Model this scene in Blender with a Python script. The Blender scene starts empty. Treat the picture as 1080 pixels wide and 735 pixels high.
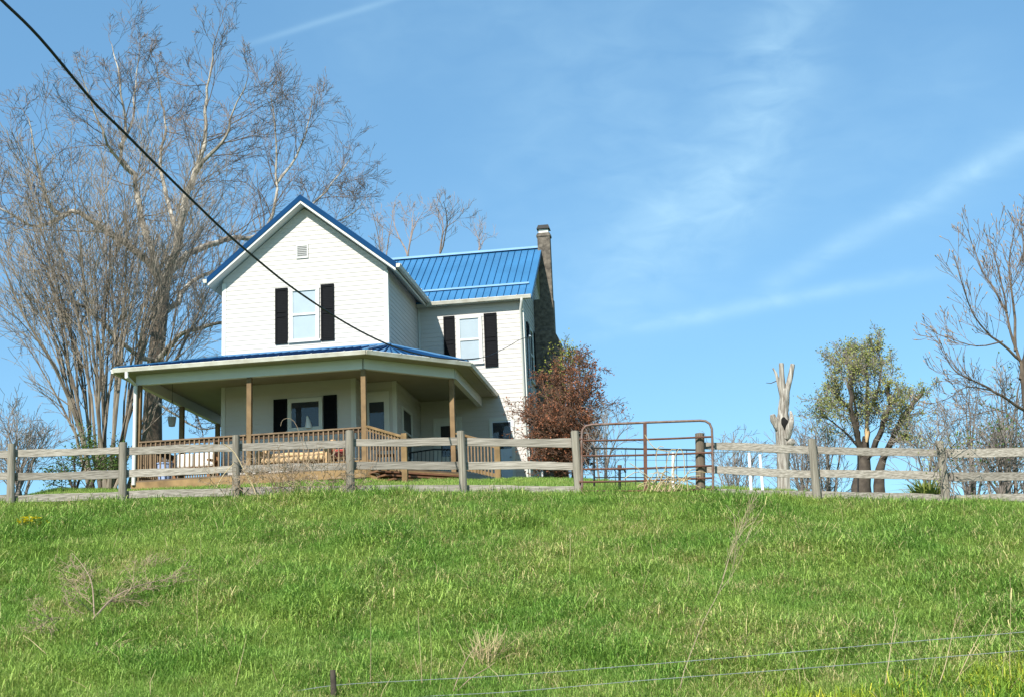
import bpy, math, random
import numpy as np
from mathutils import Vector, Matrix

# ------------------------------------------------------------------ camera, sky, sun, exposure
C = bpy.context.scene.collection
sc = bpy.context.scene
EYE = 1.7                                   # the photographer's eye above the foot of the hill
F, PITCH, ROLL = 1502.05, 0.232, 0.0399     # focal length in photo pixels, upward pitch, roll
CP, SP, CR, SR = math.cos(PITCH), math.sin(PITCH), math.cos(ROLL), math.sin(ROLL)
_R0, _U0, _B0 = Vector((1, 0, 0)), Vector((0, -SP, CP)), Vector((0, -CP, -SP))
_R, _U = CR * _R0 - SR * _U0, SR * _R0 + CR * _U0
_R, _U = CR * _R0 + SR * -_U0, SR * _R0 + CR * _U0
cam = bpy.data.cameras.new('camera'); cam.sensor_width = 36; cam.lens = 36 * F / 1080
cam.clip_start = 0.1; cam.clip_end = 6000
co = bpy.data.objects.new('camera', cam); C.objects.link(co)
M = Matrix.Identity(4)
for i in range(3):
    M[i][0], M[i][1], M[i][2] = _R[i], _U[i], _B0[i]
M[2][3] = EYE
co.matrix_world = M
sc.camera = co

SUN = Vector((-0.401, -0.952, 0.88)).normalized()      # towards the sun
w = bpy.data.worlds.new('World'); sc.world = w; w.use_nodes = True
nt = w.node_tree; nt.nodes.clear()
wo = nt.nodes.new('ShaderNodeOutputWorld'); bg = nt.nodes.new('ShaderNodeBackground')
sky = nt.nodes.new('ShaderNodeTexSky'); sky.sky_type = 'NISHITA'; sky.sun_disc = False
sky.sun_elevation = math.asin(SUN.z); sky.sun_rotation = math.atan2(SUN.x, SUN.y)
sky.altitude = 300; sky.air_density = 1.0; sky.dust_density = 0.3; sky.ozone_density = 1.5
bg.inputs['Strength'].default_value = 0.124
nt.links.new(bg.outputs[0], wo.inputs[0])

def ray(px, py):
    u2, v2 = px - 540, 367.5 - py
    u, v = CR * u2 + SR * v2, -SR * u2 + CR * v2
    return Vector((u, F * CP - v * SP, F * SP + v * CP)) / F
def at(px, py, Y):
    """world point seen at photo pixel (px, py) at distance Y in front of the camera"""
    d = ray(px, py); d = d * (Y / d.y)
    return Vector((d.x, d.y, d.z + EYE))

def wn(t): return nt.nodes.new(t)
def wmath(op, a, b=None):
    n = wn('ShaderNodeMath'); n.operation = op
    for i, q in enumerate((a, b)):
        if q is None: continue
        if isinstance(q, (int, float)): n.inputs[i].default_value = q
        else: nt.links.new(q, n.inputs[i])
    return n.outputs[0]
tc = wn('ShaderNodeTexCoord'); DIR = tc.outputs['Generated']
def wnoise(scale, stretch, detail=5):
    mp = wn('ShaderNodeMapping'); mp.inputs['Scale'].default_value = stretch; nt.links.new(DIR, mp.inputs[0])
    n = wn('ShaderNodeTexNoise'); n.inputs['Scale'].default_value = scale; n.inputs['Detail'].default_value = detail
    n.inputs['Distortion'].default_value = 0.6; nt.links.new(mp.outputs[0], n.inputs[0])
    return n.outputs['Fac']
def wdot(v):
    n = wn('ShaderNodeVectorMath'); n.operation = 'DOT_PRODUCT'; n.inputs[1].default_value = v
    nt.links.new(DIR, n.inputs[0]); return n.outputs['Value']
n_fine = wnoise(26, (1, 1, 2.2), 6); n_soft = wnoise(5, (1, 1, 1.6), 4)
masks = []
def trail(p0, p1, width, amount, break_up=True):
    """a high cirrus streak between two sky directions"""
    d0, d1 = ray(*p0).normalized(), ray(*p1).normalized()
    n = d0.cross(d1).normalized(); mid = (d0 + d1).normalized(); half = d0.angle(d1) / 2
    t = (d1 - d0).normalized()
    wob = wmath('MULTIPLY', wmath('SUBTRACT', n_soft, 0.5), width * 1.3)
    a = wmath('DIVIDE', wmath('ADD', wdot(n), wob), width)
    g = wmath('POWER', 2.718, wmath('MULTIPLY', wmath('MULTIPLY', a, a), -1.0))
    b = wmath('DIVIDE', wdot(t), half)
    e = wmath('POWER', 2.718, wmath('MULTIPLY', wmath('POWER', wmath('ABSOLUTE', b), 4), -0.8))
    m = wmath('MULTIPLY', wmath('MULTIPLY', g, e), amount)
    if break_up:
        m = wmath('MULTIPLY', m, wmath('ADD', wmath('MULTIPLY', n_fine, 1.9), -0.25))
    masks.append(wmath('MAXIMUM', wmath('MULTIPLY', m, 1.35), 0.0))
trail((815, 302), (1120, 130), 0.0075, 0.25)
trail((960, 235), (1150, 110), 0.016, 0.09)
trail((640, 352), (990, 288), 0.005, 0.27)
trail((845, -40), (770, 210), 0.030, 0.24)
trail((770, 190), (610, 325), 0.030, 0.20)
trail((560, 60), (780, 280), 0.09, 0.12)
trail((262, 47), (440, -8), 0.0022, 0.12, False)
trail((330, 60), (620, -30), 0.05, 0.07)
trail((860, 200), (1060, 60), 0.05, 0.07)
tot = masks[0]
for m_ in masks[1:]: tot = wmath('ADD', tot, m_)
mx = wn('ShaderNodeMixRGB'); mx.inputs[2].default_value = (3.4, 5.2, 6.3, 1)
nt.links.new(wmath('MINIMUM', tot, 0.8), mx.inputs[0])
tint = wn('ShaderNodeMixRGB'); tint.blend_type = 'MULTIPLY'; tint.inputs[0].default_value = 1; tint.inputs[2].default_value = (0.74, 1.0, 1.02, 1)
nt.links.new(sky.outputs[0], tint.inputs[1]); pale = wn('ShaderNodeMixRGB'); pale.inputs[0].default_value = 0.4; pale.inputs[2].default_value = (1.08, 2.5, 4.3, 1)
nt.links.new(tint.outputs[0], pale.inputs[1]); nt.links.new(pale.outputs[0], mx.inputs[1]); nt.links.new(mx.outputs[0], bg.inputs[0])

sl = bpy.data.lights.new('sun', 'SUN'); sl.energy = 5.0; sl.angle = math.radians(0.5); sl.color = (1, 0.965, 0.9)
so = bpy.data.objects.new('sun', sl); C.objects.link(so); so.rotation_euler = (-SUN).to_track_quat('-Z', 'Y').to_euler()
so.location = SUN * 60
sc.view_settings.view_transform = 'Standard'; sc.view_settings.look = 'None'
sc.view_settings.exposure = 0.6; sc.view_settings.gamma = 1; sc.view_settings.use_curve_mapping = False
sc.render.engine = 'CYCLES'; sc.cycles.max_bounces = 5; sc.cycles.diffuse_bounces = 2; sc.cycles.transparent_max_bounces = 8
sc.cycles.use_denoising = True

# ------------------------------------------------------------------ materials
def mat(name, col, rough=0.7, var=0.25, scale=4.0, stretch=(1, 1, 1), bump=0.0, metal=0.0, col2=None, spec=0.3, detail=6, obj_rand=0.0, translucent=0.0):
    m = bpy.data.materials.new(name); m.use_nodes = True
    t = m.node_tree; N = t.nodes; L = t.links; b = N['Principled BSDF']
    b.inputs['Roughness'].default_value = rough; b.inputs['Metallic'].default_value = metal
    b.inputs['Specular IOR Level'].default_value = spec
    tcn = N.new('ShaderNodeTexCoord'); mp = N.new('ShaderNodeMapping'); mp.inputs['Scale'].default_value = stretch
    no = N.new('ShaderNodeTexNoise'); no.inputs['Scale'].default_value = scale; no.inputs['Detail'].default_value = detail
    L.new(tcn.outputs['Object'], mp.inputs[0]); L.new(mp.outputs[0], no.inputs[0])
    cr = N.new('ShaderNodeValToRGB'); cr.color_ramp.elements[0].position = 0.32; cr.color_ramp.elements[1].position = 0.68
    c2 = col2 or tuple(c * (1 - var) for c in col)
    cr.color_ramp.elements[0].color = (*c2, 1); cr.color_ramp.elements[1].color = (*col, 1)
    L.new(no.outputs['Fac'], cr.inputs[0]); out = cr.outputs[0]
    if obj_rand:
        oi = N.new('ShaderNodeObjectInfo'); hv = N.new('ShaderNodeHueSaturation'); mr = N.new('ShaderNodeMapRange')
        mr.inputs[3].default_value = 1 - obj_rand; mr.inputs[4].default_value = 1 + obj_rand
        L.new(oi.outputs['Random'], mr.inputs[0]); L.new(mr.outputs[0], hv.inputs['Value']); L.new(out, hv.inputs['Color']); out = hv.outputs[0]
    L.new(out, b.inputs['Base Color'])
    if bump:
        bp = N.new('ShaderNodeBump'); bp.inputs['Strength'].default_value = bump; bp.inputs['Distance'].default_value = 0.02
        L.new(no.outputs['Fac'], bp.inputs['Height']); L.new(bp.outputs[0], b.inputs['Normal'])
    if translucent:
        tr = N.new('ShaderNodeBsdfTranslucent'); L.new(out, tr.inputs[0])
        ms = N.new('ShaderNodeMixShader'); ms.inputs[0].default_value = translucent
        L.new(b.outputs[0], ms.inputs[1]); L.new(tr.outputs[0], ms.inputs[2])
        L.new(ms.outputs[0], N['Material Output'].inputs[0])
    return m

MT = {}
MT['siding'] = mat('white_siding', (0.565, 0.53, 0.485), 0.6, 0.07, 0.9, bump=0.05, spec=0.12)
MT['trim'] = mat('white_trim', (0.63, 0.62, 0.565), 0.5, 0.05, 3)
MT['gutter'] = mat('gutter_white', (0.60, 0.58, 0.50), 0.45, 0.3, 3, (1, 1, 1), col2=(0.42, 0.39, 0.31))
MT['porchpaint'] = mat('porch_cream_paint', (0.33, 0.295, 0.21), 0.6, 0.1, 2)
MT['blue'] = mat('blue_metal_roofing', (0.040, 0.172, 0.345), 0.5, 0.22, 0.8, spec=0.5, metal=0.0)
MT['bluetrim'] = mat('blue_metal_trim', (0.008, 0.048, 0.13), 0.8, 0.12, 2, spec=0.06)
MT['ridge'] = mat('sunlit_ridge_blue', (0.17, 0.36, 0.56), 0.4, 0.15, 2, spec=0.6)  # paler than the roof: the ridge's sunlit highlight is put into the colour
MT['shutter'] = mat('black_shutter', (0.005, 0.0055, 0.007), 0.7, 0.3, 8, spec=0.1)
MT['window_backing'] = mat('pale_blind', (0.43, 0.47, 0.48), 0.8, 0.06, 3)
MT['dark'] = mat('unlit_shade', (0.03, 0.035, 0.045), 0.8, 0.4, 2)  # shade of unlit rooms and under the deck put into the colour
MT['doorpanel'] = mat('pale_door', (0.55, 0.62, 0.70), 0.5, 0.05, 2)
MT['treated'] = mat('treated_lumber', (0.31, 0.195, 0.085), 0.8, 0.5, 3.5, (1, 1, 1), bump=0.1)
MT['deckdark'] = mat('weathered_deck', (0.17, 0.12, 0.075), 0.8, 0.4, 3, bump=0.1)
MT['baluster'] = mat('baluster_wood', (0.25, 0.165, 0.095), 0.8, 0.4, 5)
MT['upper'] = mat('shaded_rail_brown', (0.085, 0.05, 0.03), 0.8, 0.3, 5)  # the shadow band below the handrail is put into this dark colour
MT['railtop'] = mat('rail_wood', (0.22, 0.145, 0.085), 0.75, 0.4, 5, bump=0.1)
MT['step'] = mat('step_wood', (0.24, 0.115, 0.06), 0.8, 0.4, 4, bump=0.1)
MT['greypost'] = mat('fence_wood', (0.30, 0.27, 0.215), 0.95, 0.4, 34, (1, 1, 0.05), bump=0.8, col2=(0.15, 0.13, 0.10), obj_rand=0.12)
MT['brownpost'] = mat('brown_fence_wood', (0.20, 0.155, 0.11), 0.95, 0.4, 34, (1, 1, 0.05), bump=0.8, col2=(0.09, 0.07, 0.05))
MT['postwood'] = mat('porch_post_wood', (0.245, 0.155, 0.075), 0.8, 0.4, 3.5, bump=0.1)
MT['greyboard'] = mat('fence_board_wood', (0.345, 0.31, 0.26), 0.95, 0.4, 38, (0.035, 1, 1), bump=0.8, col2=(0.17, 0.15, 0.12), obj_rand=0.2)
MT['brick'] = mat('old_chimney', (0.19, 0.16, 0.125), 0.95, 0.4, 9, col2=(0.075, 0.063, 0.05), bump=0.4)
MT['darkmetal'] = mat('dark_metal', (0.03, 0.028, 0.026), 0.5, 0.3, 6, metal=0.3)
MT['rust'] = mat('rusty_tube', (0.165, 0.066, 0.038), 0.8, 0.5, 9, col2=(0.085, 0.05, 0.038), metal=0.15, bump=0.2)
MT['rustgrey'] = mat('worn_galvanised_tube', (0.22, 0.17, 0.145), 0.65, 0.5, 7, col2=(0.14, 0.065, 0.04), metal=0.3)
MT['wire'] = mat('galvanised_wire', (0.24, 0.27, 0.26), 0.6, 0.3, 8, metal=0.3)
MT['cable'] = mat('black_cable', (0.010, 0.010, 0.011), 0.6, 0.2, 3)
MT['whitepole'] = mat('white_pole_paint', (0.82, 0.82, 0.80), 0.4, 0.05, 3)
MT['louvre'] = mat('grey_louvre', (0.30, 0.30, 0.29), 0.7, 0.1, 5)
MT['greybox'] = mat('grey_meter_box', (0.42, 0.45, 0.48), 0.5, 0.1, 5)
MT['log'] = mat('peeled_log', (0.62, 0.42, 0.22), 0.7, 0.3, 6, bump=0.2)
MT['black'] = mat('black_furniture', (0.012, 0.012, 0.013), 0.5, 0.2, 5)
MT['cushion'] = mat('white_cushion', (0.72, 0.71, 0.66), 0.9, 0.1, 4)
MT['brownwood'] = mat('brown_wood', (0.28, 0.14, 0.06), 0.7, 0.3, 4)
MT['red'] = mat('red_plastic', (0.5, 0.05, 0.03), 0.4, 0.1, 4)
MT['blueobj'] = mat('pale_blue_plastic', (0.35, 0.45, 0.68), 0.5, 0.1, 4)
MT['pot'] = mat('stone_pot', (0.36, 0.33, 0.28), 0.8, 0.2, 8)
MT['straw'] = mat('dry_straw', (0.52, 0.41, 0.24), 0.9, 0.3, 6, col2=(0.36, 0.27, 0.14))
MT['stalk'] = mat('faded_stalk', (0.42, 0.33, 0.22), 0.9, 0.3, 6, col2=(0.27, 0.20, 0.13))
MT['weed'] = mat('dry_weed', (0.36, 0.27, 0.18), 0.9, 0.3, 6, col2=(0.24, 0.17, 0.11))
MT['bark_pale'] = mat('sycamore_bark', (0.50, 0.44, 0.35), 0.9, 0.5, 2.2, (1, 1, 0.6), col2=(0.12, 0.095, 0.07), bump=0.4)
MT['twig_tan'] = mat('tan_twig', (0.28, 0.235, 0.18), 0.9, 0.4, 1.5, col2=(0.14, 0.115, 0.09))
MT['twig_brown'] = mat('brown_twig', (0.22, 0.165, 0.125), 0.9, 0.4, 1.5, col2=(0.10, 0.075, 0.058))
MT['twig_stem'] = mat('tan_stem', (0.28, 0.23, 0.17), 0.9, 0.4, 3.0, (1, 1, .5), col2=(0.10, 0.08, 0.06), bump=0.2)
MT['twig_grey'] = mat('grey_twig', (0.26, 0.22, 0.18), 0.9, 0.4, 2, col2=(0.13, 0.11, 0.095))
MT['twig_far'] = mat('far_twig', (0.29, 0.23, 0.20), 0.9, 0.3, 2)
MT['deadwood'] = mat('bleached_deadwood', (0.46, 0.42, 0.36), 0.95, 0.3, 24, (1, 1, 0.07), col2=(0.14, 0.115, 0.09), bump=1.0)
MT['hollow'] = mat('hollow_shade_black', (0.012, 0.011, 0.010), 1, 0.2, 4)
MT['bark_dark'] = mat('dark_bark', (0.10, 0.08, 0.06), 0.95, 0.5, 6, col2=(0.045, 0.035, 0.028), bump=0.5)
MT['leaf_rust'] = mat('rust_leaf', (0.34, 0.125, 0.062), 0.7, 0.4, 2.5, col2=(0.19, 0.085, 0.042), translucent=0.25)
MT['leaf_yellow'] = mat('yellow_green_leaf', (0.34, 0.36, 0.06), 0.7, 0.3, 2, translucent=0.3)
MT['leaf_olive'] = mat('olive_leaf', (0.37, 0.36, 0.095), 0.7, 0.4, 1.5, col2=(0.20, 0.24, 0.08), translucent=0.25)
MT['leaf_green'] = mat('green_leaf', (0.12, 0.19, 0.03), 0.7, 0.4, 2, col2=(0.05, 0.10, 0.02), translucent=0.3)
MT['leaf_spiky'] = mat('spiky_leaf', (0.44, 0.50, 0.13), 0.5, 0.3, 3, translucent=0.4)
MT['flower'] = mat('yellow_flower', (0.80, 0.66, 0.02), 0.7, 0.2, 5, translucent=0.2)
MT['twig_red'] = mat('red_brown_twig', (0.15, 0.085, 0.055), 0.9, 0.4, 3)
MT['bark_brown'] = mat('brown_bark', (0.18, 0.135, 0.095), 0.95, 0.4, 8, (1, 1, .3), col2=(0.065, 0.05, 0.038), bump=0.8)
MT['bud'] = mat('pale_bud', (0.36, 0.27, 0.20), 0.8, 0.2, 5)

def glass_material():
    m = bpy.data.materials.new('window_glass'); m.use_nodes = True
    t = m.node_tree; N = t.nodes; L = t.links; N.remove(N['Principled BSDF'])
    tr = N.new('ShaderNodeBsdfTransparent'); tr.inputs[0].default_value = (0.95, 0.98, 1.0, 1)
    gl = N.new('ShaderNodeBsdfGlossy'); gl.inputs['Roughness'].default_value = 0.03
    fr = N.new('ShaderNodeLayerWeight'); fr.inputs[0].default_value = 0.25
    no = N.new('ShaderNodeTexNoise'); no.inputs['Scale'].default_value = 1.5
    bp = N.new('ShaderNodeBump'); bp.inputs['Strength'].default_value = 0.05
    L.new(no.outputs[0], bp.inputs['Height']); L.new(bp.outputs[0], gl.inputs['Normal'])
    ad = N.new('ShaderNodeMath'); ad.operation = 'ADD'; ad.inputs[1].default_value = 0.05
    mx_ = N.new('ShaderNodeMixShader'); sq = N.new('ShaderNodeMath'); sq.operation = 'POWER'; sq.inputs[1].default_value = 2.5; L.new(fr.outputs['Facing'], sq.inputs[0]); L.new(sq.outputs[0], ad.inputs[0]); L.new(ad.outputs[0], mx_.inputs[0])
    L.new(tr.outputs[0], mx_.inputs[1]); L.new(gl.outputs[0], mx_.inputs[2]); L.new(mx_.outputs[0], N['Material Output'].inputs[0])
    return m
MT['glass'] = glass_material()

def grass_material(name, lush, mid, dry, tip):
    m = bpy.data.materials.new(name); m.use_nodes = True
    t = m.node_tree; N = t.nodes; L = t.links; b = N['Principled BSDF']
    b.inputs['Roughness'].default_value = 0.55; b.inputs['Specular IOR Level'].default_value = 0.25
    g = N.new('ShaderNodeNewGeometry')
    n1 = N.new('ShaderNodeTexNoise'); n1.inputs['Scale'].default_value = 0.55; n1.inputs['Detail'].default_value = 5
    n2 = N.new('ShaderNodeTexNoise'); n2.inputs['Scale'].default_value = 1.3; n2.inputs['Detail'].default_value = 4
    L.new(g.outputs['Position'], n1.inputs[0]); L.new(g.outputs['Position'], n2.inputs[0])
    r1 = N.new('ShaderNodeValToRGB'); r1.color_ramp.elements[0].position = 0.38; r1.color_ramp.elements[1].position = 0.64
    r1.color_ramp.elements[0].color = (*lush, 1); r1.color_ramp.elements[1].color = (*mid, 1)
    L.new(n1.outputs['Fac'], r1.inputs[0])
    at_ = N.new('ShaderNodeAttribute'); at_.attribute_type = 'INSTANCER'; at_.attribute_name = 'tint'
    a2 = N.new('ShaderNodeAttribute'); a2.attribute_type = 'GEOMETRY'; a2.attribute_name = 'blade'
    ad = N.new('ShaderNodeMath'); ad.operation = 'ADD'; L.new(at_.outputs['Fac'], ad.inputs[0]); L.new(a2.outputs['Fac'], ad.inputs[1])
    r2 = N.new('ShaderNodeValToRGB'); e = r2.color_ramp.elements
    e[0].position = 1.28 / 2; e[0].color = (0, 0, 0, 1); e[1].position = 1.62 / 2; e[1].color = (1, 1, 1, 1)
    hf = N.new('ShaderNodeMath'); hf.operation = 'MULTIPLY'; hf.inputs[1].default_value = 0.5
    L.new(ad.outputs[0], hf.inputs[0]); L.new(hf.outputs[0], r2.inputs[0])
    m1 = N.new('ShaderNodeMixRGB'); L.new(r2.outputs[0], m1.inputs[0]); L.new(r1.outputs[0], m1.inputs[1]); m1.inputs[2].default_value = (*dry, 1)
    # each blade a little lighter or darker than the next
    hv = N.new('ShaderNodeHueSaturation'); mr = N.new('ShaderNodeMapRange'); mr.inputs[3].default_value = 0.62; mr.inputs[4].default_value = 1.4
    L.new(a2.outputs['Fac'], mr.inputs[0]); L.new(mr.outputs[0], hv.inputs['Value']); L.new(m1.outputs[0], hv.inputs['Color'])
    hm = N.new('ShaderNodeMapRange'); hm.inputs[3].default_value = 0.485; hm.inputs[4].default_value = 0.515
    L.new(n2.outputs['Fac'], hm.inputs[0]); L.new(hm.outputs[0], hv.inputs['Hue'])
    L.new(hv.outputs[0], b.inputs['Base Color'])
    tr = N.new('ShaderNodeBsdfTranslucent'); L.new(hv.outputs[0], tr.inputs[0])
    ms = N.new('ShaderNodeMixShader'); ms.inputs[0].default_value = 0.3
    L.new(b.outputs[0], ms.inputs[1]); L.new(tr.outputs[0], ms.inputs[2]); L.new(ms.outputs[0], N['Material Output'].inputs[0])
    return m
MT['grass'] = grass_material('meadow_grass', (0.20, 0.345, 0.058), (0.305, 0.42, 0.086), (0.50, 0.42, 0.19), None)
MT['bloomgrass'] = grass_material('blooming_weed', (0.20, 0.34, 0.04), (0.28, 0.37, 0.04), (0.46, 0.43, 0.04), None)
MT['soil'] = mat('meadow_soil', (0.13, 0.17, 0.04), 1.0, 0.4, 0.9, col2=(0.075, 0.10, 0.028), bump=0.3)

# ------------------------------------------------------------------ mesh helpers
class MB:
    def __init__(s): s.v = []; s.f = []
    def quad(s, a, b, c, d):
        n = len(s.v); s.v += [tuple(a), tuple(b), tuple(c), tuple(d)]; s.f.append((n, n + 1, n + 2, n + 3))
    def box(s, x0, x1, y0, y1, z0, z1):
        n = len(s.v)
        s.v += [(x0, y0, z0), (x1, y0, z0), (x1, y1, z0), (x0, y1, z0), (x0, y0, z1), (x1, y0, z1), (x1, y1, z1), (x0, y1, z1)]
        for q in ((0, 3, 2, 1), (4, 5, 6, 7), (0, 1, 5, 4), (1, 2, 6, 5), (2, 3, 7, 6), (3, 0, 4, 7)): s.f.append(tuple(n + i for i in q))
        return s
    def beam(s, a, b, wdt, hgt, up=(0, 0, 1), shift=0.0):
        """a squared bar from a to b"""
        a, b = Vector(a), Vector(b); d = (b - a).normalized(); sd = d.cross(Vector(up)).normalized(); u = sd.cross(d)
        n = len(s.v)
        for p in (a, b):
            for i, j in ((-1, -1), (1, -1), (1, 1), (-1, 1)):
                s.v.append(tuple(p + sd * (i * wdt / 2) + u * (j * hgt / 2 + shift)))
        for q in ((0, 1, 2, 3), (7, 6, 5, 4), (0, 4, 5, 1), (1, 5, 6, 2), (2, 6, 7, 3), (3, 7, 4, 0)): s.f.append(tuple(n + i for i in q))
        return s
    def prism(s, poly, f0, f1):
        """poly: list of 2-D points; f0, f1 map a 2-D point to the 3-D near and far faces"""
        n = len(s.v); k = len(poly)
        s.v += [tuple(f0(*p)) for p in poly] + [tuple(f1(*p)) for p in poly]
        s.f.append(tuple(range(n, n + k))); s.f.append(tuple(range(n + 2 * k - 1, n + k - 1, -1)))
        for i in range(k):
            j = (i + 1) % k; s.f.append((n + i, n + k + i, n + k + j, n + j))
        return s
    def tube(s, pts, rad, k=6, cap=True):
        pts = [Vector(p) for p in pts]
        if not isinstance(rad, (list, tuple)): rad = [rad] * len(pts)
        d = (pts[1] - pts[0]).normalized(); a = Vector((0, 0, 1)) if abs(d.z) < 0.9 else Vector((1, 0, 0))
        sd = d.cross(a).normalized(); n0 = len(s.v)
        for i, p in enumerate(pts):
            if i == 0: dd = pts[1] - pts[0]
            elif i == len(pts) - 1: dd = pts[-1] - pts[-2]
            else: dd = pts[i + 1] - pts[i - 1]
            dd = dd.normalized() if dd.length > 1e-9 else d
            sd = (sd - dd * sd.dot(dd)); sd = sd.normalized() if sd.length > 1e-6 else dd.orthogonal().normalized()
            up = dd.cross(sd)
            for j in range(k):
                an = 2 * math.pi * j / k
                s.v.append(tuple(p + (sd * math.cos(an) + up * math.sin(an)) * rad[i]))
        for i in range(len(pts) - 1):
            for j in range(k):
                b = n0 + i * k; j2 = (j + 1) % k
                s.f.append((b + j, b + j2, b + k + j2, b + k + j))
        if cap:
            s.f.append(tuple(n0 + j for j in reversed(range(k)))); s.f.append(tuple(n0 + (len(pts) - 1) * k + j for j in range(k)))
        return s
    def build(s, name, m, parent=None, smooth=False, bevel=0.0):
        me = bpy.data.meshes.new(name); me.from_pydata(s.v, [], s.f); me.validate(); me.update()
        if smooth:
            me.polygons.foreach_set('use_smooth', [True] * len(me.polygons)); me.set_sharp_from_angle(angle=math.radians(48))
        o = bpy.data.objects.new(name, me); C.objects.link(o); me.materials.append(m)
        if parent: o.parent = parent
        if bevel:
            b = o.modifiers.new('bevel', 'BEVEL'); b.width = bevel; b.segments = 2; b.limit_method = 'ANGLE'
        return o
def tag(o, label=None, cat=None, group=None, kind=None):
    if label: o['label'] = label
    if cat: o['category'] = cat
    if group: o['group'] = group
    if kind: o['kind'] = kind
    return o
def empty(name, loc, label, cat, group=None, rz=0.0):
    o = bpy.data.objects.new(name, None); C.objects.link(o); o.location = loc; o.rotation_euler = (0, 0, rz); o.empty_display_size = 0.3
    return tag(o, label, cat, group)
def copy_tree(o, parent=None):
    c = o.copy(); C.objects.link(c)
    if parent: c.parent = parent
    for ch in list(o.children): copy_tree(ch, c)
    return c

# ------------------------------------------------------------------ terrain
FENCE = [(-230, 31.6, 471, 534), (-108, 31.3, 470, 533), (12, 31.0, 468, 531), (129, 30.7, 466.5, 531), (249, 30.35, 459, 523), (369, 30.1, 454, 520), (489, 30.0, 454.5, 518),
         (611, 29.9, 454.5, 518), (738, 29.6, 457, 518), (862, 29.0, 463, 526), (998, 28.3, 465, 526), (1142, 27.4, 462, 524), (1300, 26.5, 460, 524)]
_bp = [at(px, yb, Y) for px, Y, yt, yb in FENCE]
FX = np.array([p.x for p in _bp]); FY = np.array([p.y for p in _bp]); FZ = np.array([p.z - 0.14 for p in _bp])
FXe = np.concatenate([[-60], FX, [60]]); FYe = np.concatenate([[34], FY, [24]]); FZe = np.concatenate([[FZ[0] - 0.5], FZ, [FZ[-1] - 1.5]])
_hz = [(-150, 535), (-40, 530), (15, 523), (60, 513), (139, 514), (240, 509), (350, 504.5), (480, 503), (560, 502), (620, 502.5), (650, 504), (700, 507), (760, 510.5), (830, 513.5), (870, 519), (910, 525), (1000, 531), (1150, 536)]
_hr = [ray(*q) for q in _hz]; HA = np.array([q.x / q.y for q in _hr]); HT = np.array([q.z / q.y for q in _hr])
def smooth01(t): t = np.clip(t, 0, 1); return t * t * (3 - 2 * t)
def vnoise(x, y, s, seed):
    r_ = np.random.default_rng(seed).random((64, 64)); u, v = np.asarray(x) / s, np.asarray(y) / s
    i, j = np.floor(u).astype(int), np.floor(v).astype(int); f, g = u - i, v - j; f = f * f * (3 - 2 * f); g = g * g * (3 - 2 * g)
    R = lambda a, c_: r_[a % 64, c_ % 64]
    return (R(i, j) * (1 - f) + R(i + 1, j) * f) * (1 - g) + (R(i, j + 1) * (1 - f) + R(i + 1, j + 1) * f) * g
def terrain(x, y):
    x = np.asarray(x, float); y = np.asarray(y, float)
    ys = np.maximum(y, 8.0); a = x / ys
    yf = np.interp(x, FXe, FYe); zf = np.interp(x, FXe, FZe)
    s = yf - y
    # the bank below the fence
    bank = zf - np.where(s > 0, 0.315 * s - 0.19 * (1 - np.exp(-s / 1.2)), 0)
    bank += np.where(s > 0.3, 0.055 * np.sin(x * 0.9 + 1.3 * np.sin(y * 0.5)) * np.sin(y * 0.7 + x * 0.2) * smooth01(s / 2), 0)
    lump = vnoise(x, y, .75, 41) + .6 * vnoise(x, y, .38, 42) - .8
    bank += np.where(s > 0.2, 0.11 * lump * smooth01(s / 1.5), 0)
    k = 0.55
    low = -0.02 * x * 0 + 0.0
    bank = np.log(np.exp(np.clip(bank / k, -40, 40)) + np.exp(low / k)) * k
    # the yard above the fence
    t = np.maximum(-s, 0)
    th_ = np.interp(a, HA, HT); L = np.interp(a, [-0.4, -0.3, 0.03, 0.08, 0.2, 0.3], [6, 6.5, 6, 5.5, 4.5, 3])
    brow = (yf + L) * th_ + EYE - 0.10
    past = np.maximum(t - L, 0)
    beyond = np.where(a < 0.05, y * th_ + EYE - 0.10 - 0.01 * past, brow + th_ * past - 0.09 * past ** 1.3)
    flat_ = 46 * th_ + EYE - 0.1
    beyond = np.where(y > 46, np.minimum(beyond, flat_ - 0.03 * (y - 46)), beyond)
    yard = np.where(t < L, zf + (brow - zf) * t / L, beyond)
    z = np.where(s > 0, bank, yard)
    far = np.hypot(x, y - 20)
    z = np.where(far > 45, z + (np.clip(z, -6, 3) * 0 - 6 - z) * smooth01((far - 45) / 90), z)
    z += 0.02 * np.sin(x * 2.1 + y * 1.3) * np.sin(y * 2.7 - x) * (far < 45)
    return np.maximum(z, -6)
def gz(x, y): return float(terrain(x, y))

gx = np.concatenate([[-3000, -1500, -700, -300, -150, -90, -60, -45, -36], np.arange(-30, -16, 0.5), np.arange(-16, 16.01, 0.2), np.arange(16.5, 30.01, 0.5), [36, 45, 60, 90, 150, 300, 700, 1500, 3000]])
gy = np.concatenate([[-1500, -400, -120, -50, -20, -5, 2, 6], np.arange(8, 14, .4), np.arange(14, 31.01, 0.18), np.arange(31.3, 52.01, 0.3), [55, 60, 68, 80, 100, 140, 220, 400, 900, 1800, 4000]])
XX, YY = np.meshgrid(gx, gy); ZZ = terrain(XX, YY)
b = MB(); b.v = [tuple(p) for p in np.stack([XX.ravel(), YY.ravel(), ZZ.ravel()], 1).tolist()]
nx, ny = len(gx), len(gy)
b.f = [(j * nx + i, j * nx + i + 1, (j + 1) * nx + i + 1, (j + 1) * nx + i) for j in range(ny - 1) for i in range(nx - 1)]
tag(b.build('ground', MT['soil'], smooth=True), kind='structure')

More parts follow.
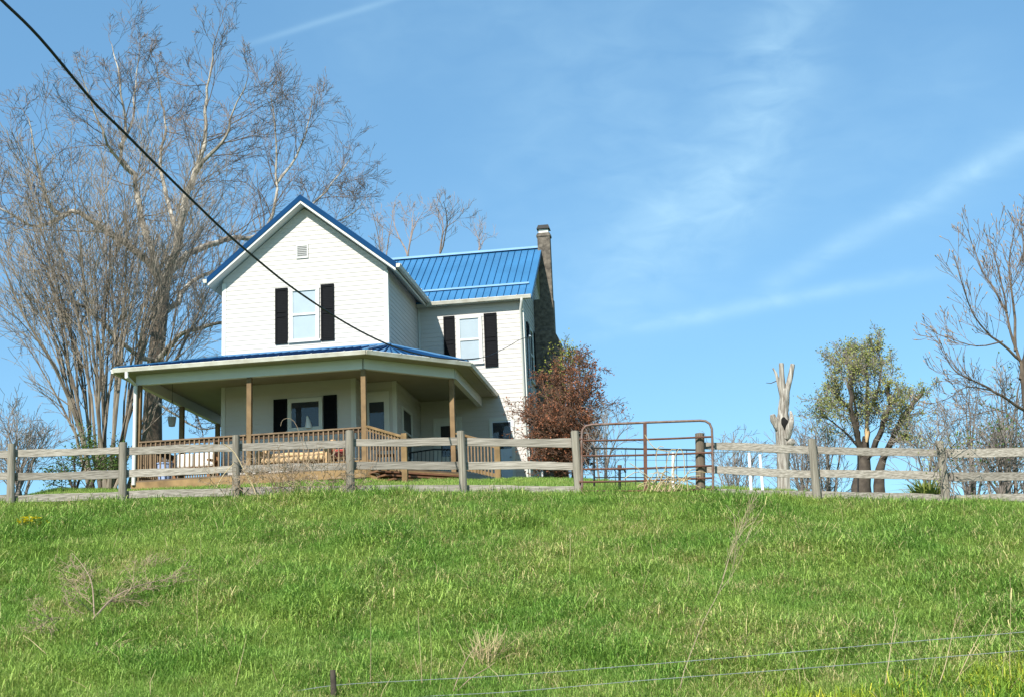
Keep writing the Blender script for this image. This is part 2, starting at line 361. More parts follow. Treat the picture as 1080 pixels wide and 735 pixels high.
# ------------------------------------------------------------------ the farmhouse (local axes: x along the front, y away, z up from the porch floor)
YAW = -0.1446
HO = Vector((-8.3434, 39.9393, 5.7265 + EYE))
cy_, sy_ = math.cos(YAW), math.sin(YAW)
def hw(x, y, z): return Vector((HO.x + cy_ * x - sy_ * y, HO.y + sy_ * x + cy_ * y, HO.z + z))
house = empty('farmhouse', HO, 'white two storey farmhouse with blue metal roof and wraparound porch', 'house', rz=YAW)
W, D, XW, DB = 4.9, 4.03, 8.23, 9.68
AP, SL = 8.367, 0.814            # ridge height and slope of the front gable
def siding(mb, f, z0, z1, xl, xr, course=0.137, lap=0.013):
    """lapped boards: f(x, z, out) gives the 3-D point; xl(z), xr(z) the ends of the wall at height z"""
    z = z0
    while z < z1 - 1e-4:
        zt = min(z + course, z1)
        mb.quad(f(xl(z), z, lap), f(xr(z), z, lap), f(xr(zt), zt, 0.003), f(xl(zt), zt, 0.003))
        mb.quad(f(xl(z), z, 0.0), f(xr(z), z, 0.0), f(xr(z), z, lap), f(xl(z), z, lap))
        z = zt
k_ = lambda c: (lambda z: c)
FB = -0.7
# main block walls
b = MB()
lowpoly = [(0, 0), (3.9, 0), (3.9, 0.75), (4.9, 0.75), (4.9, DB), (0, DB)]
b.prism(lowpoly, lambda x, y: (x, y, FB), lambda x, y: (x, y, 3.0))
top = [(0, 2.99), (W, 2.99), (W, 6.1), (W / 2, AP - 0.3), (0, 6.1)]
b.prism(top, lambda x, z: (x, 0, z), lambda x, z: (x, DB, z))
front = lambda x, z, o: (x, -o, z)
siding(b, front, FB, 3.0, k_(0), k_(3.9)); siding(b, front, 3.0, 6.0, k_(0), k_(W))
siding(b, front, 6.0, AP - 0.35, lambda z: max(0, W / 2 - (AP - 0.28 - z) / SL), lambda z: min(W, W / 2 + (AP - 0.28 - z) / SL))
siding(b, lambda x, z, o: (x, 0.75 - o, z), FB, 2.98, k_(3.9), k_(4.9))
siding(b, lambda y, z, o: (3.9 + o, y, z), FB, 2.98, k_(0), k_(0.75))
siding(b, lambda y, z, o: (W + o, y, z), FB, 2.98, k_(0.75), k_(D)); siding(b, lambda y, z, o: (W + o, y, z), 3.0, 6.1, k_(0), k_(D))
siding(b, lambda y, z, o: (-o, y, z), FB, 6.1, k_(DB), k_(0))
b.build('wall', MT['siding'], house)
b = MB()
b.box(W - 0.02, XW, D, DB, FB, 6.08)
b.prism([(D, 6.08), (6.856, 8.18), (DB, 6.08)], lambda y, z: (W - 0.02, y, z), lambda y, z: (XW, y, z))
siding(b, lambda x, z, o: (x, D - o, z), FB, 6.05, k_(W + 0.02), k_(XW))
eside = lambda y, z, o: (XW + o, y, z)
siding(b, eside, FB, 6.05, k_(D), k_(DB))
siding(b, eside, 6.05, 8.1, lambda z: 6.856 - (8.2 - z) / 0.78, lambda z: 6.856 + (8.2 - z) / 0.78)
b.build('wall', MT['siding'], house)
# corner boards
def corner(x0, x1, y0, y1, z0, z1, m='trim'): MB().box(x0, x1, y0, y1, z0, z1).build('corner_board', MT[m], house)
corner(-0.025, 0.09, -0.028, 0.09, FB, 5.98); corner(W - 0.09, W + 0.028, -0.028, 0.09, 3.75, 5.98)
corner(3.79, 3.928, -0.028, 0.09, FB, 2.9); corner(W - 0.09, W + 0.028, 0.722, 0.84, FB, 2.9)
corner(XW - 0.09, XW + 0.028, D - 0.028, D + 0.09, FB, 6.0)
corner(XW - 0.09, XW + 0.028, DB - 0.09, DB + 0.02, FB, 6.0)
corner(W + 0.02, W + 0.07, D - 0.05, D - 0.017, 3.3, 6.0)

# roofs
def chev(y0, y1, e, lo, hi):
    P = [(-e, 0), (W / 2, 0), (W + e, 0)]
    zz = lambda x: AP - SL * abs(x - W / 2)
    poly = [(x, zz(x) - hi) for x, _ in P] + [(x, zz(x) - lo) for x, _ in reversed(P)]
    return MB().prism(poly, lambda x, z: (x, y0, z), lambda x, z: (x, y1, z))
rf = chev(-0.36, DB + 0.36, 0.353, 0.05, 0.0).build('roof', MT['blue'], house)
mb = chev(-0.389, -0.361, 0.36, 0.17, -0.012); mb.build('rake_trim', MT['bluetrim'], rf)
mb = MB()
for sgn in (-1, 1):
    y = -0.3
    while y < DB + 0.3:
        x0 = W / 2 + sgn * 0.05; x1 = W / 2 + sgn * (W / 2 + 0.35)
        mb.beam((x0, y, AP - SL * 0.05 + 0.012), (x1, y, AP - SL * (W / 2 + 0.35) + 0.01), 0.022, 0.024); y += 0.23
mb.build('standing_seams', MT['blue'], rf)
chev(-0.37, DB + 0.35, 0.335, 0.25, 0.171).build('soffit', MT['trim'], house)
# wing roof
ZR, ZE, YE, YR = 8.402, 6.0, D - 0.25, 6.856
WS = (ZR - ZE) / (YR - YE)
XE = XW + 0.3315
def wchev(x0, x1, lo, hi, ext=0.0):
    P = [YE - ext, YR, 2 * YR - YE + ext]
    zz = lambda y: ZR - WS * abs(y - YR)
    poly = [(y, zz(y) - hi) for y in P] + [(y, zz(y) - lo) for y in reversed(P)]
    return MB().prism(poly, lambda y, z: (x0, y, z), lambda y, z: (x1, y, z))
wr = wchev(W / 2, XE - 0.02, 0.05, 0.0).build('roof', MT['blue'], house)
mb = MB(); x = XE - 0.22
while x > W / 2 + 0.3:
    for sg in (-1, 1):
        mb.beam((x, YR + sg * 0.06, ZR - WS * 0.06 + 0.012), (x, YR + sg * (YR - YE), ZE + 0.008), 0.016, 0.026)
    x -= 0.222
mb.build('standing_seams', MT['bluetrim'], wr)
wchev(XE - 0.021, XE + 0.004, 0.16, -0.014, 0.01).build('rake_trim', MT['blue'], wr)
mb = MB().beam((W / 2, YR, ZR + 0.035), (XE, YR, ZR + 0.035), 0.2, 0.07); mb.build('ridge_cap', MT['ridge'], wr)
yg = YE + 0.62; zg_ = ZE + WS * 0.62
MB().beam((W + 0.1, yg, zg_ + 0.06), (XE - 0.15, yg, zg_ + 0.06), 0.05, 0.055).build('snow_guard', MT['ridge'], wr)
wchev(W + 0.02, XE - 0.03, 0.16, 0.052).build('soffit', MT['trim'], house)
# gutters and downspouts
def gutter(a, bb, hangers=0.9, m='gutter'):
    a, bb = Vector(a), Vector(bb); d = (bb - a).normalized(); sd = d.cross(Vector((0, 0, 1)))
    prof = [(-0.06, 0.06), (0.055, 0.06), (0.065, 0.045), (0.05, 0.0), (0.035, -0.05), (-0.06, -0.05)]
    g = MB().prism(prof, lambda u, v: a + sd * u + Vector((0, 0, v)), lambda u, v: bb + sd * u + Vector((0, 0, v)))
    g = g.build('gutter', MT[m], house)
    n = int((bb - a).length / hangers)
    for i in range(n + 1):
        p = a + d * (0.15 + i * hangers)
        if (p - a).length > (bb - a).length: break
        MB().beam(p - sd * 0.05 + Vector((0, 0, 0.066)), p + sd * 0.074 + Vector((0, 0, 0.064)), 0.03, 0.014).build('strap', MT['trim'], g)
    return g
gutter((W + 0.42, -0.40, 5.985), (W + 0.42, D - 0.3, 5.985))
gutter((-0.42, DB + 0.3, 5.985), (-0.42, -0.40, 5.985))
gutter((W + 0.36, YE - 0.05, ZE - 0.085), (XE - 0.02, YE - 0.05, ZE - 0.085))
def downspout(pts, r=0.045):
    MB().tube(pts, r, 8).build('downspout', MT['trim'], house, smooth=True)
downspout([(XW + 0.02, YE - 0.06, ZE - 0.13), (XW + 0.02, YE - 0.06, ZE - 0.22), (XW - 0.06, D - 0.07, ZE - 0.42), (XW - 0.06, D - 0.07, -0.3)])

# windows: front(x, z, out) style placement functions
def window(f, x0, x1, z0, z1, behind='window_backing', half=True, fr=0.07):
    def bx(mb, a, c, e, g, o0, o1):
        mb.prism([(a, e), (c, e), (c, g), (a, g)], lambda x, z: f(x, z, o1), lambda x, z: f(x, z, o0))
    mb = MB()
    bx(mb, x0, x0 + fr, z0, z1, 0.0, 0.055); bx(mb, x1 - fr, x1, z0, z1, 0.0, 0.055)
    bx(mb, x0 + fr, x1 - fr, z1 - fr, z1, 0.0, 0.055); bx(mb, x0 - 0.03, x1 + 0.03, z0 - 0.05, z0, 0.0, 0.075); bx(mb, x0 + fr, x1 - fr, z0, z0 + fr * 0.7, 0.0, 0.055)
    o = mb.build('window', MT['trim'], house)
    mb = MB(); zm = (z0 + z1) / 2
    if half: bx(mb, x0 + fr, x1 - fr, zm - 0.03, zm + 0.03, 0.018, 0.05)
    else: bx(mb, x0 + fr, x1 - fr, z1 - fr - 0.04, z1 - fr, 0.018, 0.0455); bx(mb, x0 + fr, x1 - fr, z0 + fr * .7, z0 + fr * .7 + 0.04, 0.018, 0.0455)
    e = 0.035
    bx(mb, x0 + fr, x0 + fr + e, z0 + fr * 0.7, z1 - fr, 0.018, 0.046); bx(mb, x1 - fr - e, x1 - fr, z0 + fr * 0.7, z1 - fr, 0.018, 0.046)
    mb.build('sash', MT['trim'], o)
    mb = MB(); mb.quad(f(x0 + fr, z0 + fr * .7, 0.02), f(x1 - fr, z0 + fr * .7, 0.02), f(x1 - fr, z1 - fr, 0.02), f(x0 + fr, z1 - fr, 0.02)); mb.build('window_backing', MT[behind], o)  # behind dark panes this sheet paints the shade of an unlit room
    mb = MB(); mb.quad(f(x0 + fr, z0 + fr * .7, 0.034), f(x1 - fr, z0 + fr * .7, 0.034), f(x1 - fr, z1 - fr, 0.034), f(x0 + fr, z1 - fr, 0.034)); mb.build('pane', MT['glass'], o)
    return o
def shutter(f, x0, x1, z0, z1):
    mb = MB()
    def bx(a, c, e, g, o0, o1): mb.prism([(a, e), (c, e), (c, g), (a, g)], lambda x, z: f(x, z, o1), lambda x, z: f(x, z, o0))
    st = 0.05; bx(x0, x0 + st, z0, z1, 0.005, 0.05); bx(x1 - st, x1, z0, z1, 0.005, 0.05)
    zm = (z0 + z1) / 2
    for q in (z0, zm - 0.04, z1 - 0.08): bx(x0 + st, x1 - st, q, q + 0.08, 0.005, 0.048)
    z = z0 + 0.09
    while z < z1 - 0.1:
        if abs(z - zm) > 0.06: mb.quad(f(x0 + st, z, 0.036), f(x1 - st, z, 0.036), f(x1 - st, z + 0.05, 0.029), f(x0 + st, z + 0.05, 0.029))
        z += 0.05
    mb.quad(f(x0 + st, z0, 0.018), f(x1 - st, z0, 0.018), f(x1 - st, z1, 0.018), f(x0 + st, z1, 0.018))
    mb.build('shutter', MT['shutter'], house)
window(front, 2.0, 2.89, 4.10, 5.64); shutter(front, 1.58, 1.95, 4.04, 5.70); shutter(front, 2.94, 3.33, 4.04, 5.71)
wf = lambda x, z, o: (x, D - o, z)
window(wf, 6.13, 6.93, 4.02, 5.5); shutter(wf, 5.72, 6.07, 3.85, 5.55); shutter(wf, 7.0, 7.4, 3.85, 5.55)
window(front, 1.95, 2.96, 1.50, 2.42, behind='dark', half=False); shutter(front, 1.53, 1.92, 1.50, 2.44); shutter(front, 2.99, 3.38, 1.50, 2.46)
window(lambda y, z, o: (W + o, y, z), 1.45, 2.7, 0.85, 2.3, behind='dark')
window(eside, 5.1, 5.9, 3.6, 5.3, behind='dark'); shutter(eside, 4.6, 5.05, 3.55, 5.35); shutter(eside, 5.95, 6.3, 3.55, 5.35)
window(eside, 4.7, 5.5, 0.75, 2.1, behind='dark')
# gable vent
mb = MB(); mb.box(2.22, 2.57, -0.04, 0, 6.55, 6.59).box(2.22, 2.57, -0.04, 0, 6.92, 6.96).box(2.22, 2.25, -0.04, 0, 6.59, 6.92).box(2.54, 2.57, -0.04, 0, 6.59, 6.92)
v = mb.build('gable_vent', MT['trim'], house); mb = MB()
for i in range(6):
    z = 6.59 + i * 0.055; mb.quad((2.25, -0.036, z), (2.54, -0.036, z), (2.54, -0.02, z + 0.042), (2.25, -0.02, z + 0.042))
mb.build('louvre', MT['louvre'], v)
# doors
def door(f, x0, x1, z0, z1, glass, panel='doorpanel', handle=1):
    def bx(mb, a, c, e, g, o0, o1): mb.prism([(a, e), (c, e), (c, g), (a, g)], lambda x, z: f(x, z, o1), lambda x, z: f(x, z, o0)); return mb
    mb = MB(); t_ = 0.09
    bx(mb, x0, x0 + t_, z0, z1, 0, 0.05); bx(mb, x1 - t_, x1, z0, z1, 0, 0.05); bx(mb, x0 + t_, x1 - t_, z1 - t_, z1, 0, 0.05)
    fr_ = mb.build('door_frame', MT['trim'], house)
    d_ = bx(MB(), x0 + t_, x1 - t_, z0, z1 - t_, 0.0, 0.03).build('door', MT[panel], house)
    gx0, gx1, g0, g1 = x0 + t_ + glass[0], x1 - t_ - glass[0], glass[1], glass[2]
    bx(MB(), gx0, gx1, g0, g1, 0.03, 0.034).build('door_window', MT['dark'], d_)
    mb = MB(); mb.quad(f(gx0, g0, .038), f(gx1, g0, .038), f(gx1, g1, .038), f(gx0, g1, .038)); mb.build('pane', MT['glass'], d_)
    hx = x1 - t_ - 0.05 if handle > 0 else x0 + t_ + 0.05
    MB().tube([f(hx, z0 + 1.0, 0.03), f(hx, z0 + 1.0, 0.08), f(hx, z0 + 0.99, 0.09)], 0.025, 8).build('handle', MT['greybox'], d_)
door(wf, 7.05, 7.82, 0.02, 2.24, (0.02, 1.28, 2.1)); 
door(wf, 5.31, 6.2, 0.02, 2.35, (0.14, 1.15, 2.1), panel='trim')
door(lambda x, z, o: (x, 0.75 - o, z), 3.97, 4.72, 0.02, 2.62, (0.07, 0.95, 2.32), panel='trim')
# chimney: stack, wide base, flue and cap
mb = MB(); cyc = 6.86
mb.box(8.45, 8.87, cyc - 0.15, cyc + 0.15, 6.6, 8.90); mb.box(XW + 0.02, 8.89, cyc - 0.2, cyc + 0.2, 5.5, 6.6)
mb.prism([(XW + 0.02, 5.1), (9.08, 5.1), (8.89, 5.5), (XW + 0.02, 5.5)], lambda x, z: (x, cyc - 0.35, z), lambda x, z: (x, cyc + 0.35, z))
mb.box(XW + 0.02, 9.08, cyc - 0.35, cyc + 0.35, FB, 5.1); mb.box(8.42, 8.90, cyc - 0.175, cyc + 0.175, 8.76, 8.84)
ch = mb.build('chimney', MT['brick'], house, bevel=0.015)
MB().box(8.5, 8.82, cyc - 0.11, cyc + 0.11, 8.90, 9.03).build('flue', MT['trim'], ch)
MB().prism([(8.44, 9.035), (8.88, 9.035), (8.84, 9.16), (8.50, 9.16)], lambda x, z: (x, cyc - 0.18, z), lambda x, z: (x, cyc + 0.18, z)).build('chimney_cap', MT['darkmetal'], ch)
# electric service on the end wall
MB().box(XW + 0.02, XW + 0.16, 4.35, 4.65, 1.1, 1.55).build('meter_box', MT['greybox'], house, bevel=0.01)
MB().tube([(XW + 0.07, 4.5, 1.5), (XW + 0.07, 4.5, 4.75), (XW + 0.12, 4.42, 4.85), (XW + 0.17, 4.36, 4.78)], 0.03, 8).build('conduit', MT['greybox'], house)
MB().tube([(XW + 0.25, D + 0.9, -0.3), (XW + 0.25, D + 0.9, 1.15), (XW + 0.05, D + 0.9, 1.2)], 0.05, 8).build('vent_pipe', MT['whitepole'], house)

# ---------------- porch
PL, PD, PR, CX, CYc, ZG, ZW = -2.0475, -2.726, 4.9176, 7.2557, -0.4696, 3.02, 3.77
th = Vector((0, 0, -0.06))
P = {'a': (PL, 4.3, ZG), 'b': (PL, PD, ZG), 'c': (PR, PD, ZG), 'd': (CX, CYc, ZG), 'e': (CX, D - 0.02, ZG),
     'A': (-0.02, 4.3, ZW), 'B': (-0.02, -0.03, ZW), 'Cc': (W + 0.03, -0.03, ZW), 'E': (W + 0.03, D - 0.02, ZW)}
P = {k: Vector(q) for k, q in P.items()}
mb = MB()
for poly in (('a', 'b', 'B', 'A'), ('b', 'c', 'Cc', 'B'), ('c', 'd', 'Cc'), ('d', 'e', 'E', 'Cc')):
    n = len(mb.v); kk = len(poly); mb.v += [tuple(P[q]) for q in poly] + [tuple(P[q] + th) for q in poly]
    mb.f.append(tuple(range(n, n + kk))); mb.f.append(tuple(range(n + 2 * kk - 1, n + kk - 1, -1)))
    for i in range(kk): j = (i + 1) % kk; mb.f.append((n + i, n + kk + i, n + kk + j, n + j))
pr = mb.build('porch_roof', MT['blue'], house)
mb = MB()
def lerp(a, bb, t): return a + (bb - a) * t
up_ = Vector((0, 0, 0.02))
for i in range(30):                                   # seams run down the slope
    t = (i + 0.5) / 30; x = PL + (PR - PL) * t
    y1 = -0.03; z1 = ZW
    if x < 0: s_ = (x - PL) / (0 - PL); y1 = PD + (y1 - PD) * s_; z1 = ZG + (ZW - ZG) * s_
    mb.beam(Vector((x, PD, ZG)) + up_, Vector((x, y1, z1)) + up_, 0.03, 0.035)
for i in range(14): t = (i + .5) / 14; mb.beam(lerp(P['c'], P['d'], t) + up_, lerp(P['c'], P['d'], t) * 0.12 + P['Cc'] * 0.88 + up_, 0.03, 0.035)
for i in range(20): t = (i + .5) / 20; mb.beam(lerp(P['d'], P['e'], t) + up_, lerp(P['Cc'], P['E'], t) + up_, 0.03, 0.035)
mb.build('standing_seams', MT['bluetrim'], pr)
for q0, q1 in (('b', 'B'), ('c', 'Cc'), ('d', 'Cc')): MB().beam(P[q0] + up_ * 1.6, P[q1] + up_ * 1.6, 0.16, 0.04).build('ridge_cap', MT['blue'], pr)
mb = MB(); mb.box(-0.02, W + 0.03, -0.06, -0.02, ZW - 0.02, ZW + 0.07); mb.box(W + 0.02, W + 0.06, -0.02, D - 0.05, ZW - 0.02, ZW + 0.07); mb.build('flashing', MT['blue'], pr)
def goff(p, q): return None
gz0 = ZG - 0.075
gutter((PL - 0.02, PD - 0.06, gz0), (PR + 0.03, PD - 0.06, gz0)); gutter((PR + 0.03, PD - 0.06, gz0), (CX + 0.06, CYc - 0.02, gz0)); gutter((CX + 0.06, CYc - 0.02, gz0), (CX + 0.06, D - 0.03, gz0)); gutter((PL - 0.06, 4.3, gz0), (PL - 0.06, PD - 0.0, gz0))
# ceiling: a shallow slab right round the porch
out = [(PL + 0.02, 4.28), (PL + 0.02, PD + 0.02), (PR - 0.01, PD + 0.02), (CX - 0.02, CYc + 0.01), (CX - 0.02, D - 0.02), (W + 0.02, D - 0.02), (W + 0.02, 0.73), (3.93, 0.73), (3.93, -0.02), (-0.02, -0.02), (-0.02, 4.28)]
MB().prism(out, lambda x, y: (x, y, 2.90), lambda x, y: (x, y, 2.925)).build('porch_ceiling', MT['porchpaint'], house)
BQ = 0.4746
bl = [Vector((PL + BQ, 4.2, 2.755)), Vector((PL + BQ, PD + BQ, 2.755)), Vector((PR - 0.41 * BQ, PD + BQ, 2.755)), Vector((CX - BQ, CYc + 0.41 * BQ, 2.755)), Vector((CX - BQ, D - 0.02, 2.755))]
for i in range(4): MB().beam(bl[i] + Vector((0, 0, 0.002 * i)), bl[i + 1] + Vector((0, 0, 0.002 * i)), 0.14 + 0.004 * i, 0.28).build('porch_beam', MT['trim'], house)
# deck
dk = [(-1.67, 4.2), (-1.67, -2.32), (4.80, -2.32), (6.88, -0.30), (6.88, D - 0.02), (W + 0.02, D - 0.02), (W + 0.02, 0.73), (3.93, 0.73), (3.93, -0.02), (-0.02, -0.02), (-0.02, 4.2)]
MB().prism(dk, lambda x, y: (x, y, -0.045), lambda x, y: (x, y, 0.0)).build('porch_floor', MT['deckdark'], house)
for i in range(4):
    a, bb = Vector((*dk[i], -0.165)), Vector((*dk[i + 1], -0.165))
    MB().beam(a, bb, 0.045, 0.235).build('rim_board', MT['treated'], house)
for x in (-1.5, 0.4, 2.4, 4.6): MB().box(x, x + 0.14, -2.2, -2.06, FB - 0.2, -0.05).build('pier', MT['deckdark'], house)
MB().box(6.6, 6.74, -0.1, 0.04, FB - 0.2, -0.05).build('pier', MT['deckdark'], house)
MB().box(-1.5, 4.7, -1.9, -1.88, FB - 0.3, -0.05).build('under_deck_shade', MT['dark'], house)  # added dark sheet paints the shade in the gap under the deck
MB().beam((4.7, -1.95, -0.4), (6.6, -0.1, -0.4), 0.02, 0.7).build('under_deck_shade', MT['dark'], house)
# posts
def post(x, y, z0=0.0, z1=2.615, m='postwood', wd=0.132): MB().box(x - wd / 2, x + wd / 2, y - wd / 2, y + wd / 2, z0, z1).build('porch_post', MT[m], house, bevel=0.008)
post(-1.55, -2.22); post(1.585, -2.25); post(4.73, -2.22); post(6.74, -0.28); post(-1.57, 0.92); post(-1.57, 3.9)
downspout([(-1.68, PD - 0.06, ZG - 0.13), (-1.68, PD - 0.06, ZG - 0.26), (-1.60, -2.36, ZG - 0.42), (-1.60, -2.36, -0.12)], 0.055)
# railings
def railing(a, bb, h0=1.06, h1=1.06, z0=0.0, z1=0.0, n=None, m='treated'):
    a, bb = Vector((*a, 0)), Vector((*bb, 0)); L = (bb - a).length; d = (bb - a).normalized()
    ra = empty('railing', (0, 0, 0), None, None); ra.parent = house
    MB().beam(a + Vector((0, 0, z0 + h0 - 0.02)), bb + Vector((0, 0, z1 + h1 - 0.02)), 0.14, 0.04).build('handrail', MT['railtop'] if m != 'new' else MT['treated'], ra)
    MB().beam(a + Vector((0, 0, z0 + h0 - 0.09)), bb + Vector((0, 0, z1 + h1 - 0.09)), 0.04, 0.09).build('upper_rail', MT['upper'] if m != 'new' else MT['treated'], ra)
    MB().beam(a + Vector((0, 0, z0 + 0.14)), bb + Vector((0, 0, z1 + 0.14)), 0.04, 0.09).build('lower_rail', MT['treated'], ra)
    n = n or int(L / 0.135)
    side = d.cross(Vector((0, 0, 1))) * 0.038
    for i in range(n):
        t = (i + 0.5) / n; p = lerp(a, bb, t) + side; zz = z0 + (z1 - z0) * t; hh = h0 + (h1 - h0) * t
        MB().box(p.x - 0.018, p.x + 0.018, p.y - 0.018, p.y + 0.018, zz + 0.08, zz + hh - 0.045).build('baluster', MT['baluster'], ra)
railing((-1.5, -2.25), (1.5, -2.25)); railing((1.66, -2.25), (4.66, -2.25))
railing((-1.57, 0.84), (-1.57, -2.14)); railing((-1.57, 3.82), (-1.57, 1.0), n=14)
nd = Vector((0.69, -0.725, 0)).normalized(); LN = 1.95
for (sx, sy) in ((4.80, -2.30), (6.85, -0.33)):
    e = Vector((sx, sy, 0)) + nd * LN
    railing((sx + nd.x * .05, sy + nd.y * .05), (e.x, e.y), 1.08, 1.0, 0.0, -0.52, n=12, m='new')
    MB().box(e.x - 0.07, e.x + 0.07, e.y - 0.07, e.y + 0.07, -0.95, 0.55).build('newel_post', MT['treated'], house, bevel=0.008)
td = Vector((0.72, 0.69, 0)).normalized(); mid = Vector(((4.80 + 6.85) / 2, (-2.3 - .33) / 2, 0))
st = empty('stair', (0, 0, 0), None, None); st.parent = house
for i in range(4):
    c_ = mid + nd * (0.2 + 0.42 * i); z = -0.17 - 0.16 * i
    MB().beam(c_ - td * 1.35 + Vector((0, 0, z)), c_ + td * 1.35 + Vector((0, 0, z)), 0.42, 0.045).build('tread', MT['step'], st)
for sgn in (-1.3, 0, 1.3):
    a = mid + td * sgn; MB().beam(a + Vector((0, 0, -0.33)), a + nd * LN + Vector((0, 0, -0.98)), 0.05, 0.22).build('stringer', MT['treated'], st)

# ---------------- things on the porch (own top-level objects, in the house's axes)
def on_house(name, x, y, z, label, cat, group=None, rz=0.0): return empty(name, hw(x, y, z), label, cat, group, YAW + rz)
lb = on_house('log_bench', 2.65, -1.55, 0.0, 'bench of peeled yellow logs on the porch behind the railing', 'bench')
for sx in (-0.95, 0.95):
    MB().tube([(sx, -0.2, 0), (sx * 1.01, -0.2, 0.35), (sx, -0.2, 0.62)], [0.1, 0.09, 0.085], 10).build('leg', MT['log'], lb, True)
    MB().tube([(sx, 0.25, 0), (sx, 0.28, 0.5), (sx, 0.33, 0.95)], [0.1, 0.09, 0.08], 10).build('leg', MT['log'], lb, True)
    MB().tube([(sx, -0.28, 0.62), (sx, 0.05, 0.64), (sx, 0.36, 0.63)], 0.07, 8).build('armrest', MT['log'], lb, True)
mb = MB()
for yy in (-0.2, -0.03, 0.14): mb.tube([(-0.95, yy, 0.40), (-0.3, yy, 0.385), (0.4, yy, 0.41), (0.95, yy, 0.40)], 0.085, 8)
mb.build('seat', MT['log'], lb, True)
mb = MB()
for zz in (0.6, 0.82): mb.tube([(-0.95, 0.3, zz), (-0.3, 0.32, zz + 0.02), (0.3, 0.32, zz - 0.015), (0.95, 0.3, zz)], 0.07, 8)
mb.build('backrest', MT['log'], lb, True)
ss = on_house('cushioned_seat', -0.6, -0.75, 0.0, 'brown wooden porch seat with white back cushions near the left corner', 'seat')
for sx in (-0.62, 0.62):
    for sy in (-0.32, 0.32): MB().box(sx - .04, sx + .04, sy - .04, sy + .04, 0, 0.45 if sy < 0 else 0.95).build('leg', MT['brownwood'], ss)
    MB().beam((sx, -0.36, 0.66), (sx, 0.36, 0.70), 0.1, 0.05).build('armrest', MT['brownwood'], ss)
MB().box(-0.6, 0.6, -0.34, 0.34, 0.36, 0.42).build('seat', MT['brownwood'], ss)
MB().box(-0.6, 0.6, 0.3, 0.35, 0.45, 0.95).build('backrest', MT['brownwood'], ss)
for sx in (-0.3, 0.3): MB().box(sx - .28, sx + .28, 0.1, 0.28, 0.55, 0.95).build('cushion', MT['cushion'], ss, bevel=0.05)
pot = on_house('hanging_pot', -1.1, -1.0, 1.68, 'small grey pot hanging from the porch ceiling by a cord', 'pot')
mb = MB(); mb.tube([(0, 0, 0), (0, 0, 0.1), (0, 0, 0.26)], [0.085, 0.105, 0.125], 14); mb.build('bowl', MT['pot'], pot, True)
mb = MB()
for an in (0, 2.1, 4.2): mb.tube([(0.12 * math.cos(an), 0.12 * math.sin(an), 0.25), (0, 0, 0.75)], 0.006, 4)
mb.tube([(0, 0, 0.74), (0, 0, 1.22)], 0.006, 4); mb.build('cord', MT['cable'], pot)
bb_ = on_house('metal_bench', 5.75, 1.5, 0.0, 'black metal bench in the shade at the right end of the porch', 'bench')
for sx in (-0.7, 0.7):
    MB().tube([(sx, -0.25, 0), (sx, -0.25, 0.62), (sx, -0.1, 0.68), (sx, 0.22, 0.66)], 0.025, 8).build('armrest', MT['black'], bb_, True)
    MB().tube([(sx, 0.25, 0), (sx, 0.22, 0.45), (sx, 0.34, 0.98)], 0.025, 8).build('leg', MT['black'], bb_, True)
mb = MB()
for i in range(6): mb.box(-0.7, 0.7, -0.26 + i * 0.085, -0.2 + i * 0.085, 0.42, 0.445)
mb.build('seat', MT['black'], bb_)
mb = MB(); mb.tube([(-0.7, 0.34, 0.98), (0, 0.35, 1.04), (0.7, 0.34, 0.98)], 0.022, 8); mb.tube([(-0.7, 0.25, 0.55), (0.7, 0.25, 0.55)], 0.018, 8)
for i in range(11): xx = -0.6 + i * 0.12; mb.tube([(xx, 0.25, 0.55), (xx, 0.345, 1.0)], 0.01, 5)
mb.build('backrest', MT['black'], bb_)
ca = on_house('porch_chair', 5.05, -1.15, 0.0, 'dark folding chair behind the top of the porch stairs', 'chair')
mb = MB()
for sx in (-0.24, 0.24): mb.tube([(sx, -0.22, 0), (sx, 0.24, 0.8)], 0.014, 6); mb.tube([(sx, 0.22, 0), (sx, -0.2, 0.46)], 0.014, 6)
mb.build('frame', MT['black'], ca); MB().box(-.24, .24, -.22, .2, .44, .46).build('seat', MT['black'], ca); MB().beam((-.25, .22, .72), (.25, .22, .72), .02, .2).build('backrest', MT['black'], ca)
rb = on_house('toolbox', 3.86, -1.5, 0.42, 'red box with a lid standing on a stool by the log bench', 'box')
MB().box(-0.16, 0.16, -0.12, 0.12, 0, 0.16).build('box_body', MT['red'], rb, bevel=0.015); MB().box(-0.17, 0.17, -0.13, 0.13, 0.162, 0.2).build('lid', MT['red'], rb, bevel=0.01)
sto = on_house('stool', 3.86, -1.5, 0.0, 'low dark wooden stool under the red box on the porch', 'stool')
MB().box(-.2, .2, -.17, .17, .37, .418).build('seat', MT['brownwood'], sto)
for sx in (-.15, .15):
    for sy in (-.12, .12): MB().box(sx - .02, sx + .02, sy - .02, sy + .02, 0, .37).build('leg', MT['brownwood'], sto)
tb = on_house('plastic_tub', -1.0, -1.7, 0.0, 'pale blue plastic tub on the porch floor behind the railing', 'tub')
MB().tube([(0, 0, 0), (0, 0, .3), (0, 0, .5)], [.16, .19, .21], 14).build('tub_body', MT['blueobj'], tb, True); MB().tube([(0, 0, .5), (0, 0, .53)], [.23, .23], 14).build('rim', MT['blueobj'], tb)
orn = on_house('ornament', 2.56, -0.055, 1.545, 'small white pointed ornament at the lower porch window', 'ornament')
MB().tube([(0, 0, 0), (0, 0, .1), (-.01, 0, .2), (-.03, 0, .31), (-.04, 0, .36)], [.10, .09, .065, .035, .012], 10).build('figure', MT['whitepole'], orn, True)

